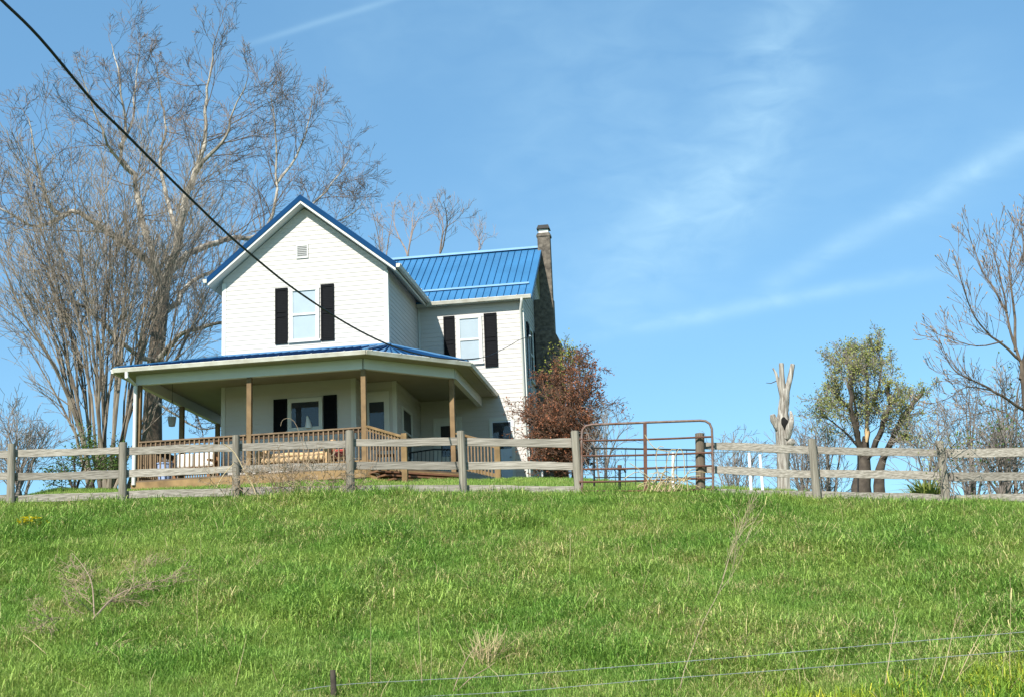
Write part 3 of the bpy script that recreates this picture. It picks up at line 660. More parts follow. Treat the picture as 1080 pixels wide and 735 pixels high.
# ------------------------------------------------------------------ the board fence on the brow of the bank
rnd = random.Random(7)
BOARDY = {-230: (479, 503, 526), -108: (478, 502, 525.5), 12: (477.5, 501.5, 525), 129: (474.5, 498.5, 521), 249: (470.5, 493.5, 517), 369: (466.5, 490, 515), 489: (464.5, 489.5, 514), 611: (466, 490.5, 515),
          738: (468.5, 493.5, 518), 862: (473.5, 498.5, 521.5), 998: (476.5, 501.5, 524.5), 1142: (474, 500, 523), 1300: (472, 499, 522)}
def fence_post(px, Y, yt, yb, parent, lean=0.0, r=0.088):
    base, top = at(px, yb, Y), at(px - lean, yt, Y)
    g = gz(base.x, base.y); pts = []; rr = []
    lo = Vector((base.x, base.y, g - 0.25)); n = 7
    for i in range(n):
        t = i / (n - 1); p = lo.lerp(Vector((top.x, base.y, top.z)), t)
        pts.append(p + Vector((rnd.uniform(-.006, .006), rnd.uniform(-.006, .006), 0))); rr.append(r * (1.08 - 0.12 * t) * rnd.uniform(.97, 1.03))
    return MB().tube(pts, rr, 12).build('post', MT['brownpost' if px == 738 else 'greypost'], parent, True)
def fence_board(pa, pb, h, parent, y_off=0.10):
    mb = MB(); n = 9; rows = []
    sag = rnd.uniform(-.012, .012); ph = rnd.uniform(0, 6)
    for i in range(n):
        t = i / (n - 1); p = pa.lerp(pb, t); p.z += sag * math.sin(math.pi * t)
        e1 = h / 2 + .008 * math.sin(ph + 7 * t) + rnd.uniform(-.006, .006); e2 = h / 2 + .008 * math.sin(ph * 2 + 5 * t) + rnd.uniform(-.006, .006)
        yy = p.y + y_off
        rows.append([(p.x, yy - .018, p.z - e2), (p.x, yy + .018, p.z - e2), (p.x, yy + .018, p.z + e1), (p.x, yy - .018, p.z + e1)])
    for r_ in rows: mb.v += r_
    for i in range(n - 1):
        for j in range(4): a = i * 4; j2 = (j + 1) % 4; mb.f.append((a + j, a + 4 + j, a + 4 + j2, a + j2))
    mb.f.append((0, 1, 2, 3)); mb.f.append(tuple((n - 1) * 4 + j for j in (3, 2, 1, 0)))
    return mb.build('board', MT['greyboard'], parent)
def run(idx, label):
    f0 = FENCE[idx[0]]; p0 = at(f0[0], f0[3], f0[1]); p0.z = gz(p0.x, p0.y)
    fe = empty('board_fence', p0, label, 'fence')
    inv = Matrix.Translation(-p0)
    parts = []
    for i in idx: parts.append(fence_post(*FENCE[i], fe, lean={862: 6, 998: 7, 611: 5, 489: 3, 129: -1}.get(FENCE[i][0], 0), r=.10 if FENCE[i][0] == 738 else rnd.uniform(.082, .095)))
    for a, bb in zip(idx[:-1], idx[1:]):
        A, B = FENCE[a], FENCE[bb]
        for k in range(3):
            pa, pb = at(A[0], BOARDY[A[0]][k], A[1]), at(B[0], BOARDY[B[0]][k], B[1])
            d = (pb - pa).normalized()
            parts.append(fence_board(pa + d * rnd.uniform(-.03, .03) + Vector((0, 0, rnd.uniform(-.01, .01))), pb - d * rnd.uniform(-.02, .05) + Vector((0, 0, rnd.uniform(-.012, .012))), rnd.uniform(.150, .178), fe, 0.10 if a % 2 else .115))
    for q in parts:
        q.data.transform(inv)
    return fe
run(list(range(0, 8)), 'weathered grey three board fence in front of the farmhouse, left of the rusty gate')
run(list(range(8, 13)), 'weathered grey three board fence with thick first post, right of the rusty gate')

# tube gate
def P_(px, py, Y): return at(px, py, Y)
def gY(px): return 29.78 + (px - 614) / 138 * (29.42 - 29.78)
g0 = at(614, 518, gY(614)); g0.z = gz(g0.x, g0.y)
ga = empty('farm_gate', g0, 'rusty tube farm gate with rounded top corners between two fence posts', 'gate')
def gp(px, py, dy=0.0): return at(px, py, gY(px) + dy) - g0
fr_pts = [gp(614, 517.5), gp(614, 500), gp(613.6, 480), gp(613.5, 460), gp(614.5, 453), gp(618, 449), gp(625, 447.6), gp(650, 446.6), gp(680, 445.3), gp(710, 444.2), gp(738, 443.2), gp(744, 443.7), gp(748.5, 446.5), gp(750.8, 452), gp(751.2, 462), gp(751.6, 480), gp(752, 500), gp(752, 518)]
MB().tube(fr_pts, 0.026, 8).build('frame', MT['rustgrey'], ga, True)
for l, r_ in ((464.6, 460.2), (480.6, 477), (494.6, 490.8), (508, 503.6), (517.5, 515.8)):
    m_ = MB(); pts = [gp(614 + 137.6 * t, l + (r_ - l) * t + 0.7 * math.sin(math.pi * t)) for t in (0, .25, .5, .75, 1)]
    m_.tube(pts, 0.021, 8).build('rail', MT['rust'], ga, True)
MB().beam(gp(680.2, 446, -.03), gp(681, 517, -.03), 0.075, 0.02, up=(0, 1, 0)).build('brace', MT['rust'], ga)
for py in (463, 508): MB().tube([gp(611, py), gp(615, py)], .03, 8).build('hinge', MT['rust'], ga)

# wire panel behind the gate, hydrant, poles
base = at(626, 505, 32.6); bz = gz(base.x, base.y)
o0 = Vector((base.x, base.y, bz)); wp = empty('mesh_fence', o0, 'dark wire mesh panel fence standing in the yard behind the rusty gate', 'fence')
def wpp(px, py): return at(px, py, 32.6 - (px - 626) * .004) - o0
MB().tube([wpp(626, 472.2), wpp(680, 473.2), wpp(735, 474.2)], .022, 6).build('top_bar', MT['darkmetal'], wp)
MB().tube([wpp(626, 503), wpp(680, 503.2), wpp(735, 503.5)], .014, 6).build('bottom_bar', MT['darkmetal'], wp)
mb = MB()
for i in range(11): px = 627 + i * 10.8; mb.tube([wpp(px, 472.3 + i * .2), wpp(px + .4, 512)], .0085, 5)
for py in (484, 494): mb.tube([wpp(626, py), wpp(735, py + 1.5)], .004, 4)
mb.build('mesh_wire', MT['darkmetal'], wp)
for px in (626, 735): MB().tube([wpp(px, 471.5), wpp(px + .5, 513)], .018, 6).build('upright', MT['darkmetal'], wp)
o0 = at(740, 505, 32.1); o0.z = gz(o0.x, o0.y); wl = empty('wire_fence', o0, 'thin single strand wire fence behind the board fence right of the gate', 'fence')
MB().tube([at(738, 476.3, 32.1) - o0, at(800, 476.8, 32.0) - o0, at(850, 477.5, 31.9) - o0, at(905, 479, 31.8) - o0], .009, 5).build('wire', MT['wire'], wl)
for px in (738, 905):
    MB().tube([at(px, 473, 32.1 if px < 800 else 31.8) - o0, at(px, 522, 32.1 if px < 800 else 31.8) - o0], .02, 6).build('post', MT['darkmetal'], wl)
o0 = at(653.5, 512, 31.2); o0.z = gz(o0.x, o0.y) - .05; hy = empty('yard_hydrant', o0, 'dark iron yard hydrant with side spout behind the rusty gate', 'hydrant')
def hp(px, py): return at(px, py, 31.2) - o0
MB().tube([hp(653.5, 520), hp(653.5, 493)], .03, 8).build('standpipe', MT['darkmetal'], hy, True)
MB().tube([hp(653.5, 495.5), hp(653.5, 490.2)], .05, 8).build('head', MT['rust'], hy, True)
MB().tube([hp(653.5, 494.6), hp(658, 494.5), hp(660, 498)], [.028, .024, .022], 8).build('spout', MT['darkmetal'], hy, True)
MB().tube([hp(654, 493.5), hp(648.5, 493.2), hp(648.3, 496)], .014, 6).build('lever', MT['darkmetal'], hy, True)
for a, bb, lab in (((710, 477), (709, 506), 'short white pole standing behind the dry straw on the rusty gate'), ((790, 476.5), (792, 516), 'thin white pole farther left of the pair beside the dead trunk'), ((801.5, 479), (804.5, 516), 'thin white leaning pole nearer the dead trunk of the pair')):
    q = at(bb[0], bb[1], 33.0); q.z = gz(q.x, q.y) - .05; t_ = at(a[0], a[1], 33.0) - q
    mb = MB().tube([(0, 0, -.2), t_ * .5, t_], [.038, .036, .036], 8); o = mb.build('white_pole', MT['whitepole'], None, True); o.location = q
    tag(o, lab, 'pole', 'white poles beyond the fence')

# ------------------------------------------------------------------ power line
A_, B_ = hw(XW + .17, 4.36, 4.80), at(0, 0, 13.0)
pix = [(-260, -262), (-120, -119), (-50, -49), (0, -1), (42.4, 40.8), (98, 107.0), (130.6, 139.6), (179.6, 188.8), (230, 237.8), (257.6, 262.6), (301.4, 298.6), (339.5, 325), (365, 341), (390, 354.5), (415, 365.5), (440, 373), (465, 377.5), (490, 379), (513, 375.8), (535, 366), (548, 358.5)]
pdir = Vector((A_.x - B_.x, A_.y - B_.y)); nrm = Vector((-pdir.y, pdir.x)); pts = []
for px, py in pix:
    d = ray(px, py); t = (nrm.x * B_.x + nrm.y * B_.y) / (nrm.x * d.x + nrm.y * d.y)
    pts.append(Vector((d.x * t, d.y * t, d.z * t + EYE)))
pts.append(A_)
def smooth_path(pts, n=5):
    out_ = []
    for i in range(len(pts) - 1):
        p0, p1, p2, p3 = pts[max(0, i - 1)], pts[i], pts[i + 1], pts[min(len(pts) - 1, i + 2)]
        for k in range(n):
            t = k / n; out_.append(.5 * ((2 * p1) + (p2 - p0) * t + (2 * p0 - 5 * p1 + 4 * p2 - p3) * t * t + (3 * p1 - p0 - 3 * p2 + p3) * t ** 3))
    return out_ + [pts[-1]]
tag(MB().tube(smooth_path(pts), [0.0168 - .0005 * min(1, max(0, (i - 20) / 60)) - (.007 if i > 88 else 0) for i in range(len(smooth_path(pts)))], 7).build('power_cable', MT['cable'], None, True), 'black overhead power cable slanting down to the house corner', 'cable')

# ------------------------------------------------------------------ trees and shrubs
class Plant:
    def __init__(s, seed): s.r = random.Random(seed); s.leaf = []
    def rv(s): return Vector((s.r.gauss(0, 1), s.r.gauss(0, 1), s.r.gauss(0, 1)))
    def grow(s, mb, p, d, L, r0, lvl, par):
        """one branch with its side branches; par: dict of per-level settings"""
        nseg = 4 if lvl < par['max'] else 3; pts = [p.copy()]; rad = [r0]; d = d.normalized()
        wob = par.get('wob', .18)
        for i in range(nseg):
            d = (d + s.rv() * wob + Vector((0, 0, par.get('up', .08)))).normalized()
            pts.append(pts[-1] + d * (L / nseg)); rad.append(max(par['rmin'], r0 * (1 - .75 * (i + 1) / nseg)))
        mb.tube(pts, rad, 5 if r0 > .03 else (4 if r0 > .015 else 3), cap=False)
        if lvl >= par['max'] - par.get('leaf_lv', 0): s.leaf.append((pts, L))
        if lvl < par['max']:
            n = par['n'][lvl]; n = max(1, int(n * s.r.uniform(.75, 1.3)))
            for k in range(n):
                t = par.get('t0', .25) + (1 - par.get('t0', .25)) * (k + s.r.random()) / n
                f = min(t, .999) * nseg; i = int(f); q = pts[i].lerp(pts[i + 1], f - i)
                dd = (pts[i + 1] - pts[i]).normalized(); side = s.rv(); side = (side - dd * side.dot(dd)).normalized()
                an = math.radians(s.r.uniform(*par.get('ang', (28, 60))))
                s.grow(mb, q, dd * math.cos(an) + side * math.sin(an), L * s.r.uniform(*par.get('lf', (.38, .66))) * (1.15 - .5 * t), max(par['rmin'], rad[i] * .6), lvl + 1, par)
    def limb(s, tmb, cmb, pts, r0, r1, n, Ls, par, t0=.2):
        """a limb that follows pts (thick, part of the trunk mesh) and carries n boughs (crown mesh)"""
        pts = smooth_path(pts, 3); m = len(pts)
        for i in range(1, m - 1): pts[i] = pts[i] + s.rv() * r0 * .25
        rad = [r0 + (r1 - r0) * (i / (m - 1)) ** .8 for i in range(m)]
        tmb.tube(pts, rad, 9 if r0 > .1 else 6, cap=True)
        for k in range(n):
            t = t0 + (1 - t0) * (k + s.r.random()) / n
            f = min(t, .999) * (m - 1); i = int(f); q = pts[i].lerp(pts[i + 1], f - i)
            dd = (pts[i + 1] - pts[i]).normalized(); side = s.rv(); side = (side - dd * side.dot(dd)).normalized()
            an = math.radians(s.r.uniform(*par.get('ang0', (30, 70))))
            L = s.r.uniform(*Ls) * (1.1 - .45 * t)
            s.grow(cmb, q, dd * math.cos(an) + side * math.sin(an), L, max(par['rmin'], min(rad[i] * .45, L * .012)), 0, par)
        # the limb's own tip carries on as twigs
        s.grow(cmb, pts[-1], pts[-1] - pts[-2], s.r.uniform(*Ls) * par.get('tip', .7), r1, 0, par)
def leaves(plant, n, size, m, parent, name='foliage', spread=.12, wid=.55):
    r = plant.r; mb = MB(); L = plant.leaf
    for i in range(n):
        pts, ln = r.choice(L); k = r.randrange(len(pts) - 1); p = pts[k].lerp(pts[k + 1], r.random()) + plant.rv() * spread
        a = plant.rv().normalized(); bq = a.cross(plant.rv()).normalized(); s_ = size * r.uniform(.6, 1.4); w_ = s_ * wid
        mid_ = p + a * s_ * .5
        mb.quad(p, mid_ + bq * w_ * .5, p + a * s_, mid_ - bq * w_ * .5)
    return mb.build(name, m, parent)
def finish(root_name, loc, label, cat, tmb, cmb, tm, cm, group=None, tname='trunk', cname='crown'):
    e = empty(root_name, loc, label, cat, group); inv = Matrix.Translation(-Vector(loc))
    outs = []
    for mb, nm, m in ((tmb, tname, tm), (cmb, cname, cm)):
        if mb and mb.v: o = mb.build(nm, m, e, True); o.data.transform(inv); outs.append(o)
    return e, inv

# the big old tree behind the left of the house
pl = Plant(3); tm, cm = MB(), MB(); TY = 51.0
def L_(*a):
    """limb points (px, py, offset in depth)"""
    return [at(px if px < 230 or py > 260 else 230 + (px - 230) * .94, py if py > 260 else 260 - (260 - py) * .95, TY + dy) for px, py, dy in a]
par = dict(max=3, n=[5, 4, 3], rmin=.006, wob=.15, up=.05, t0=.2, ang=(20, 52), tip=.4, lf=(.5, .85))
b0 = at(160, 470, TY); root = Vector((b0.x, b0.y, gz(b0.x, b0.y)))
low = MB(); low.tube([root + Vector((0, 0, -.5)), root + Vector((0, 0, .3)), at(160, 480, TY), at(161, 430, TY), at(164, 380, TY), at(169, 335, TY), at(174, 298, TY)], [.58, .46, .38, .33, .30, .27, .2], 14)
limbs = [
 (L_((174, 298, 0), (184, 262, -1), (195, 215, -1.5), (206, 178, -1.5), (215, 150, -1.5), (217, 110, -1), (223, 70, -1), (228, 28, -1)), .24, .02, 18, (1.6, 3.0)),
 (L_((206, 178, -1.5), (222, 158, -2.5), (240, 136, -3), (246, 112, -3), (262, 78, -3.5)), .12, .02, 9, (1.4, 2.4)),
 (L_((172, 305, 0), (158, 262, 1), (146, 215, 2), (140, 180, 2), (128, 158, 2), (132, 118, 2.5), (126, 78, 2.5), (118, 36, 3)), .2, .018, 18, (1.5, 2.8)),
 (L_((140, 180, 2), (118, 155, 1), (108, 132, 0), (96, 100, 0), (84, 66, -.5)), .1, .018, 9, (1.3, 2.4)),
 (L_((126, 150, 2), (140, 120, 3), (142, 84, 4), (147, 44, 4)), .09, .016, 8, (1.2, 2.2)),
 (L_((188, 250, -1), (176, 205, 1), (168, 160, 2), (174, 132, 2.5), (170, 100, 3), (166, 62, 3)), .13, .016, 12, (1.3, 2.4)),
 (L_((172, 300, 0), (148, 268, -2), (115, 246, -3.5), (84, 226, -4), (58, 222, -4), (46, 196, -4.5), (40, 164, -5), (30, 118, -5)), .2, .018, 16, (1.5, 2.9)),
 (L_((72, 224, -4), (40, 238, -5), (14, 226, -6), (-20, 205, -6)), .1, .018, 9, (1.4, 2.6)),
 (L_((161, 385, 0), (178, 366, -1), (193, 353, -2), (218, 345, -3), (238, 340, -3.4)), .15, .06, 7, (1.2, 2.2)),
 (L_((168, 335, 0), (186, 318, 1), (205, 296, 2), (240, 282, 3), (268, 270, 3)), .16, .05, 8, (1.4, 2.6)),
 (L_((180, 285, 0), (210, 262, 1.5), (240, 252, 3), (272, 250, 4), (292, 226, 4.5), (296, 180, 5), (293, 130, 5), (289, 90, 5)), .19, .016, 20, (1.6, 3.0)),
 (L_((272, 250, 4), (305, 236, 5), (335, 214, 6), (358, 190, 6.5), (378, 164, 7)), .12, .014, 14, (1.5, 2.8)),
 (L_((296, 190, 5), (318, 160, 6), (330, 128, 6.5), (336, 98, 7)), .08, .014, 9, (1.3, 2.4)),
 (L_((305, 236, 5), (345, 236, 7), (378, 226, 8), (392, 212, 8.5)), .07, .012, 10, (1.2, 2.2)),
 (L_((164, 380, 0), (140, 372, -2), (108, 340, -3), (80, 320, -4), (52, 318, -5)), .13, .03, 8, (1.4, 2.4)),
 (L_((160, 420, 0), (190, 440, -1), (210, 452, -2), (232, 450, -2.5)), .07, .02, 6, (.9, 1.6)),
 (L_((160, 405, 0), (186, 412, 1), (205, 432, 2), (214, 458, 2)), .06, .02, 5, (.9, 1.5)),
]
for a in limbs: pl.limb(tm, cm, a[0], a[1] * .82, a[2] * .85, a[3], a[4], par)
e, inv = finish('bare_tree', root, 'big old bare tree with pale patchy limbs rising behind the left of the house', 'tree', tm, cm, MT['bark_pale'], MT['twig_brown'], tname='limbs')
o = low.build('trunk', MT['bark_brown'], e, True); o.data.transform(inv)

# the many-stemmed tree left of the porch
pl = Plant(11); tm, cm = MB(), MB(); TY = 43.5
b0 = at(112, 497, TY); root = Vector((b0.x, b0.y, gz(b0.x, b0.y) - .1))
par2 = dict(max=2, n=[4, 3], rmin=.0065, wob=.11, up=.05, t0=.2, ang=(14, 40), ang0=(14, 40), lf=(.5, .85))
stems_ = []
for i in range(52):
    f = (i * 0.618034 + .31) % 1.0; e = (f - .5) * 2
    ty = TY + pl.r.uniform(-2.2, 2.2)
    top_x = 112 + e * 132 + pl.r.uniform(-10, 10); top_y = 172 + 85 * abs(e) ** 1.5 + pl.r.uniform(-25, 70)
    if pl.r.random() < .25: top_y += 80; top_x = 112 + (top_x - 112) * .85
    t_ = at(top_x, top_y, ty)
    if i < 17:
        p0 = root + Vector((e * .45 + pl.r.uniform(-.12, .12), pl.r.uniform(-.35, .35), 0)); r0 = pl.r.uniform(.055, .095)
    else:
        e0, q0 = min(stems_, key=lambda k: abs(k[0] - e) + pl.r.random() * .25); p0 = q0[0].lerp(q0[1], pl.r.uniform(.5, 1)) if pl.r.random() < .6 else q0[1].lerp(q0[2], pl.r.uniform(0, .6)); r0 = pl.r.uniform(.028, .045)
    m1 = p0.lerp(t_, .35) + Vector((-e * .3 + pl.r.uniform(-.2, .2), 0, .2)); m2 = p0.lerp(t_, .7) + Vector((-e * .15 + pl.r.uniform(-.25, .25), 0, .15))
    if i < 17: stems_.append((e, (p0, m1, m2)))
    pl.limb(tm, cm, [p0, m1, m2, t_], r0, .010, 11, (1.3, 2.6), par2, t0=.3)
finish('multi_stem_tree', root, 'bare many-stemmed tan tree fanning out left of the porch', 'tree', tm, cm, MT['twig_stem'], MT['twig_tan'], tname='stems')

# treetops far behind the house
pl = None
par3 = dict(tip=.3, max=2, lf=(.5, .8), n=[3, 3], rmin=.0075, wob=.16, up=.12, t0=.25, ang=(20, 50), ang0=(22, 50))
def far_tree(seed, Y, bx, forks, label, group='bare trees behind the house'):
    p = Plant(seed); tm, cm = MB(), MB(); q = at(bx, 300, Y); root = Vector((q.x, q.y, gz(q.x, q.y)))
    fk = at(bx, forks[0], Y); tm.tube([root + Vector((0, 0, -.3)), root.lerp(fk, .5), fk], [.15, .1, .06], 8)
    for tx, ty, n in forks[1]:
        t_ = at(tx, ty, Y + p.r.uniform(-2, 2)); p.limb(tm, cm, [fk, fk.lerp(t_, .5) + Vector((p.r.uniform(-.3, .3), 0, .2)), t_],   .05, .010, n, (.8, 1.5), par3, t0=.2)
    return finish('bare_tree', root, label, 'tree', tm, cm, MT['twig_far'], MT['twig_far'], group)
far_tree(21, 66, 404, (300, [(392, 222, 6), (404, 235, 5), (415, 222, 6)]), 'thin bare tree just right of the front gable peak, leftmost behind the roof')
far_tree(22, 64, 430, (270, [(414, 222, 7), (436, 222, 7), (445, 226, 6)]), 'bare forked tree behind the blue roof, left of the two tallest')
far_tree(23, 65, 464, (268, [(459, 217, 7), (468, 214, 7), (484, 230, 8)]), 'bare tree with dense twigs behind the middle of the blue roof')
far_tree(24, 70, 503, (272, [(500, 246, 6), (512, 252, 5)]), 'smallest bare treetop just showing over the blue roof ridge')

# the pale dead trunk
TY = 34.0; q = at(828, 512, TY); root = Vector((q.x, q.y, gz(q.x, q.y)))
e = empty('dead_trunk', root, 'bleached dead tree trunk with a hollow and two sawn prongs', 'tree')
def dp(px, py, dy=0.0): return at(px, py, TY + dy) - root
r2 = random.Random(5)
def knotty(pts, rad, k=14, amp=.12):
    mb = MB(); ps = smooth_path(pts, 4); m = len(ps); rr = np.interp(np.linspace(0, len(rad) - 1, m), range(len(rad)), rad)
    mb.tube(ps, list(rr), k)
    v = []
    for i, c_ in enumerate(mb.v):
        ring = i // k; ctr = ps[min(ring, m - 1)]; d = Vector(c_) - ctr
        f = 1 + amp * math.sin((i % k) * 2.1 + ring * .55) * .6 + r2.uniform(-amp, amp) * .6
        v.append(tuple(ctr + d * f))
    mb.v = v; return mb
mb = knotty([dp(827, 530), dp(826.5, 505), dp(826, 485), dp(825.5, 465), dp(825.5, 447), dp(826, 432), dp(827.5, 418), dp(828, 410)], [.175, .155, .15, .155, .165, .125, .115, .09])
mb.build('trunk', MT['deadwood'], e, True)
knotty([dp(827, 424), dp(825.5, 410), dp(824.5, 396), dp(824, 383)], [.09, .078, .068, .06], 12, .08).build('prong', MT['deadwood'], e, True)
knotty([dp(828.5, 424), dp(830, 412), dp(833, 400), dp(836, 384)], [.09, .075, .066, .056], 10, .08).build('prong', MT['deadwood'], e, True)
knotty([dp(825, 420), dp(821.5, 405), dp(818.5, 394), dp(815, 388)], [.06, .045, .034, .018], 8, .08).build('prong', MT['deadwood'], e, True)
for pts, rad in (([dp(822, 452), dp(817, 444, -.05), dp(814.5, 437, -.1)], [.11, .10, .06]), ([dp(829, 462, -.1), dp(833, 450, -.18), dp(835, 442, -.15), dp(834, 434)], [.085, .085, .06, .03]), ([dp(830, 470), dp(835, 466, -.1), dp(838, 465)], [.12, .09, .03])):
    knotty(pts, rad, 10, .2).build('burl', MT['deadwood'], e, True)
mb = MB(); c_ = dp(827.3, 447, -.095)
mb.tube([c_ + Vector((.01, .06, -.24)), c_ + Vector((.02, .01, -.13)), c_ + Vector((0, 0, .02)), c_ + Vector((-.03, .02, .14)), c_ + Vector((-.05, .06, .26))], [.03, .085, .115, .08, .03], 10); mb.build('hollow', MT['hollow'], e, True)  # solid black bulge stands in for the shade inside the hollow
MB().tube([dp(820, 401), dp(813, 404), dp(808, 403.5)], [.012, .01, .006], 5).build('twig', MT['bark_dark'], e)

# pruned round tree with small leaves
pl = Plant(31); tm, cm = MB(), MB(); TY = 37.0; q = at(912, 520, TY); root = Vector((q.x, q.y, gz(q.x, q.y)))
def T(*a): return [at(px, py, TY + dy) for px, py, dy in a]
par4 = dict(tip=.2, max=2, n=[6, 6], rmin=.006, wob=.2, up=.12, t0=.15, ang=(25, 60), ang0=(25, 65), leaf_lv=1)
tm.tube([root + Vector((-.1, 0, -.3))] + T((908, 512, 0), (911, 495, 0), (912, 478, 0), (913, 460, 0)), [.34, .25, .19, .13, .08], 10); tm.tube([root + Vector((.35, 0, -.3))] + T((927, 512, 0), (928, 495, 0), (933, 478, 0)), [.2, .15, .12, .08], 8)
for pts, r0, r1, n, Ls in (
 (T((910, 495, 0), (905, 465, 0), (900, 440, .3), (890, 425, .4), (878, 412, .5)), .10, .055, 9, (.7, 1.3)),
 (T((912, 490, 0), (905, 460, -.3), (899, 436, -.5), (897, 410, -.6), (898, 394, -.6)), .10, .045, 12, (.8, 1.5)),
 (T((914, 490, 0), (915, 465, 0), (915, 440, 0), (914, 410, .2), (914, 385, .2)), .09, .03, 13, (.8, 1.5)),
 (T((912, 492, 0), (924, 465, -.3), (933, 445, -.4), (938, 425, -.5), (937, 408, -.5)), .11, .05, 11, (.8, 1.4)),
 (T((928, 495, 0), (938, 470, .2), (948, 450, .3), (958, 432, .4), (970, 417, .5)), .11, .06, 8, (.6, 1.1)),
 (T((930, 485, 0), (942, 466, -.4), (952, 462, -.6)), .08, .05, 5, (.6, 1.1)),
 (T((905, 470, 0), (890, 455, .5), (872, 440, .8)), .05, .015, 9, (.8, 1.4)),
 (T((915, 440, 0), (926, 410, 1), (930, 385, 1.2), (927, 372, 1.2)), .05, .015, 10, (.7, 1.2)),
 (T((905, 450, -.3), (898, 400, .8), (893, 382, 1)), .05, .015, 9, (.7, 1.2))):
    pl.limb(tm, cm, pts, r0 * .85, r1, n, Ls, par4, t0=.25)
e, inv = finish('pruned_tree', root, 'round pruned tree with dark limbs and small olive leaves near the right', 'tree', tm, cm, MT['bark_dark'], MT['twig_grey'])
o = leaves(pl, 13000, .058, MT['leaf_olive'], e, spread=.07); o.data.transform(inv)
MB().tube([at(914, 466, TY - .25) - root, at(914.5, 455, TY - .28) - root, at(914, 446, TY - .25) - root], [.03, .075, .03], 8).build('bare_wood', MT['log'], e, True)

# reddish shrub at the right corner of the house, yellow-green one behind it
def bush(seed, base, Y, stems, n_leaf, lsize, lm, bm, label, name, par, spread=.14, cat='shrub', group=None):
    p = Plant(seed); tm, cm = MB(), MB(); q = at(base[0], base[1], Y); root = Vector((q.x, q.y, gz(q.x, q.y)))
    for tx, ty, dy, n in stems:
        t_ = at(tx, ty, Y + dy); p0 = root + Vector((p.r.uniform(-.2, .2), p.r.uniform(-.2, .2), -.1))
        p.limb(tm, cm, [p0, p0.lerp(t_, .5) + Vector((0, 0, .25)), t_], .045, .012, n, (.8, 1.4), par, t0=.12)
    e, inv = finish(name, root, label, cat, tm, cm, bm, bm, group, tname='stems', cname='twigs')
    if n_leaf: o = leaves(p, n_leaf, lsize, lm, e, spread=spread * .5); o.data.transform(inv)
    return e
par5 = dict(tip=.25, max=2, n=[6, 6], rmin=.006, wob=.22, up=.04, t0=.1, ang=(30, 70), ang0=(30, 75), leaf_lv=2)
bush(41, (590, 500), 40.0, [(562, 442, -.6, 11), (573, 404, .2, 11), (590, 392, 0, 11), (607, 382, .3, 11), (621, 394, -.2, 12), (628, 422, .4, 11), (616, 404, .6, 10), (602, 424, -1, 12), (580, 448, -1, 11), (614, 444, -1, 12), (590, 434, 1, 11), (624, 462, .2, 9), (562, 428, .2, 6), (602, 465, -.6, 11), (586, 475, -.4, 9)],
     11000, .066, MT['leaf_rust'], MT['twig_red'], 'tall rusty red leaved shrub at the right corner of the house', 'red_shrub', par5)
bush(42, (602, 500), 41.8, [(596, 396, 0, 7), (601, 376, 0, 9), (606, 384, .2, 8), (599, 384, .4, 8)], 2600, .07, MT['leaf_yellow'], MT['bark_dark'], 'yellow green bush showing behind the red shrub beside the chimney', 'green_shrub', par5, .2)
bush(43, (86, 500), 38.5, [(62, 496, 0, 6), (78, 484, 0, 6), (95, 478, .2, 7), (110, 482, .1, 6), (122, 492, 0, 5)], 2600, .07, MT['leaf_green'], MT['bark_dark'], 'low green bush at the foot of the many-stemmed tree', 'green_shrub', dict(par5, max=1, n=[5]), .16)

# the bare tree at the right edge, swollen buds at its tips
pl = Plant(51); tm, cm = MB(), MB(); TY = 32.0; q = at(1088, 520, TY); root = Vector((q.x, q.y, gz(q.x, q.y)))
par6 = dict(tip=.12, max=2, lf=(.5, .8), n=[4, 2], rmin=.006, wob=.10, up=.16, t0=.25, ang=(20, 45), ang0=(22, 48))
tm.tube([root + Vector((0, 0, -.3))] + T((1089, 490, 0), (1084, 440, 0), (1078, 385, 0)), [.15, .12, .10, .06], 9)
for pts, r0, r1, n, Ls in (
 (T((1078, 385, 0), (1068, 360, 0), (1062, 330, 0), (1057, 300, 0), (1048, 262, 0)), .05, .014, 8, (.8, 1.5)),
 (T((1062, 330, 0), (1050, 308, .3), (1036, 286, .5), (1022, 248, .6)), .04, .012, 7, (.7, 1.3)),
 (T((1076, 380, 0), (1056, 362, -.3), (1040, 350, -.5), (1022, 322, -.6), (1006, 270, -.8)), .045, .012, 8, (.7, 1.3)),
 (T((1071, 370, 0), (1069, 320, .4), (1064, 282, .5), (1070, 240, .5)), .05, .012, 8, (.8, 1.4)),
 (T((1079, 385, 0), (1084, 340, -.3), (1082, 290, -.4), (1078, 242, -.4)), .06, .012, 8, (.8, 1.4)),
 (T((1076, 400, 0), (1096, 350, .4), (1108, 300, .6), (1112, 250, .6)), .06, .012, 7, (.8, 1.4)),
 (T((1092, 440, 0), (1072, 428, -.5), (1050, 413, -.8), (1028, 402, -1), (1008, 392, -1.2), (994, 366, -1.3)), .055, .010, 9, (.6, 1.2)),
 (T((1050, 413, -.8), (1020, 408, -1), (1000, 420, -1.3), (980, 426, -1.4)), .02, .007, 5, (.5, .9)),
 (T((1094, 475, 0), (1062, 435, .5), (1030, 436, .8), (1000, 445, 1)), .025, .008, 6, (.6, 1.1)),
 (T((1058, 360, 0), (1030, 365, .2), (1005, 358, .3), (988, 352, .3)), .025, .007, 6, (.5, 1.0))):
    pl.limb(tm, cm, pts, r0 * .8, r1 * .85, int(n * 1.4), (Ls[0] * .85, Ls[1] * .85), par6, t0=.25)
e, inv = finish('bare_tree', root, 'bare tree with budding upright twigs at the right edge', 'tree', tm, cm, MT['bark_brown'], MT['twig_brown'])
mb = MB()
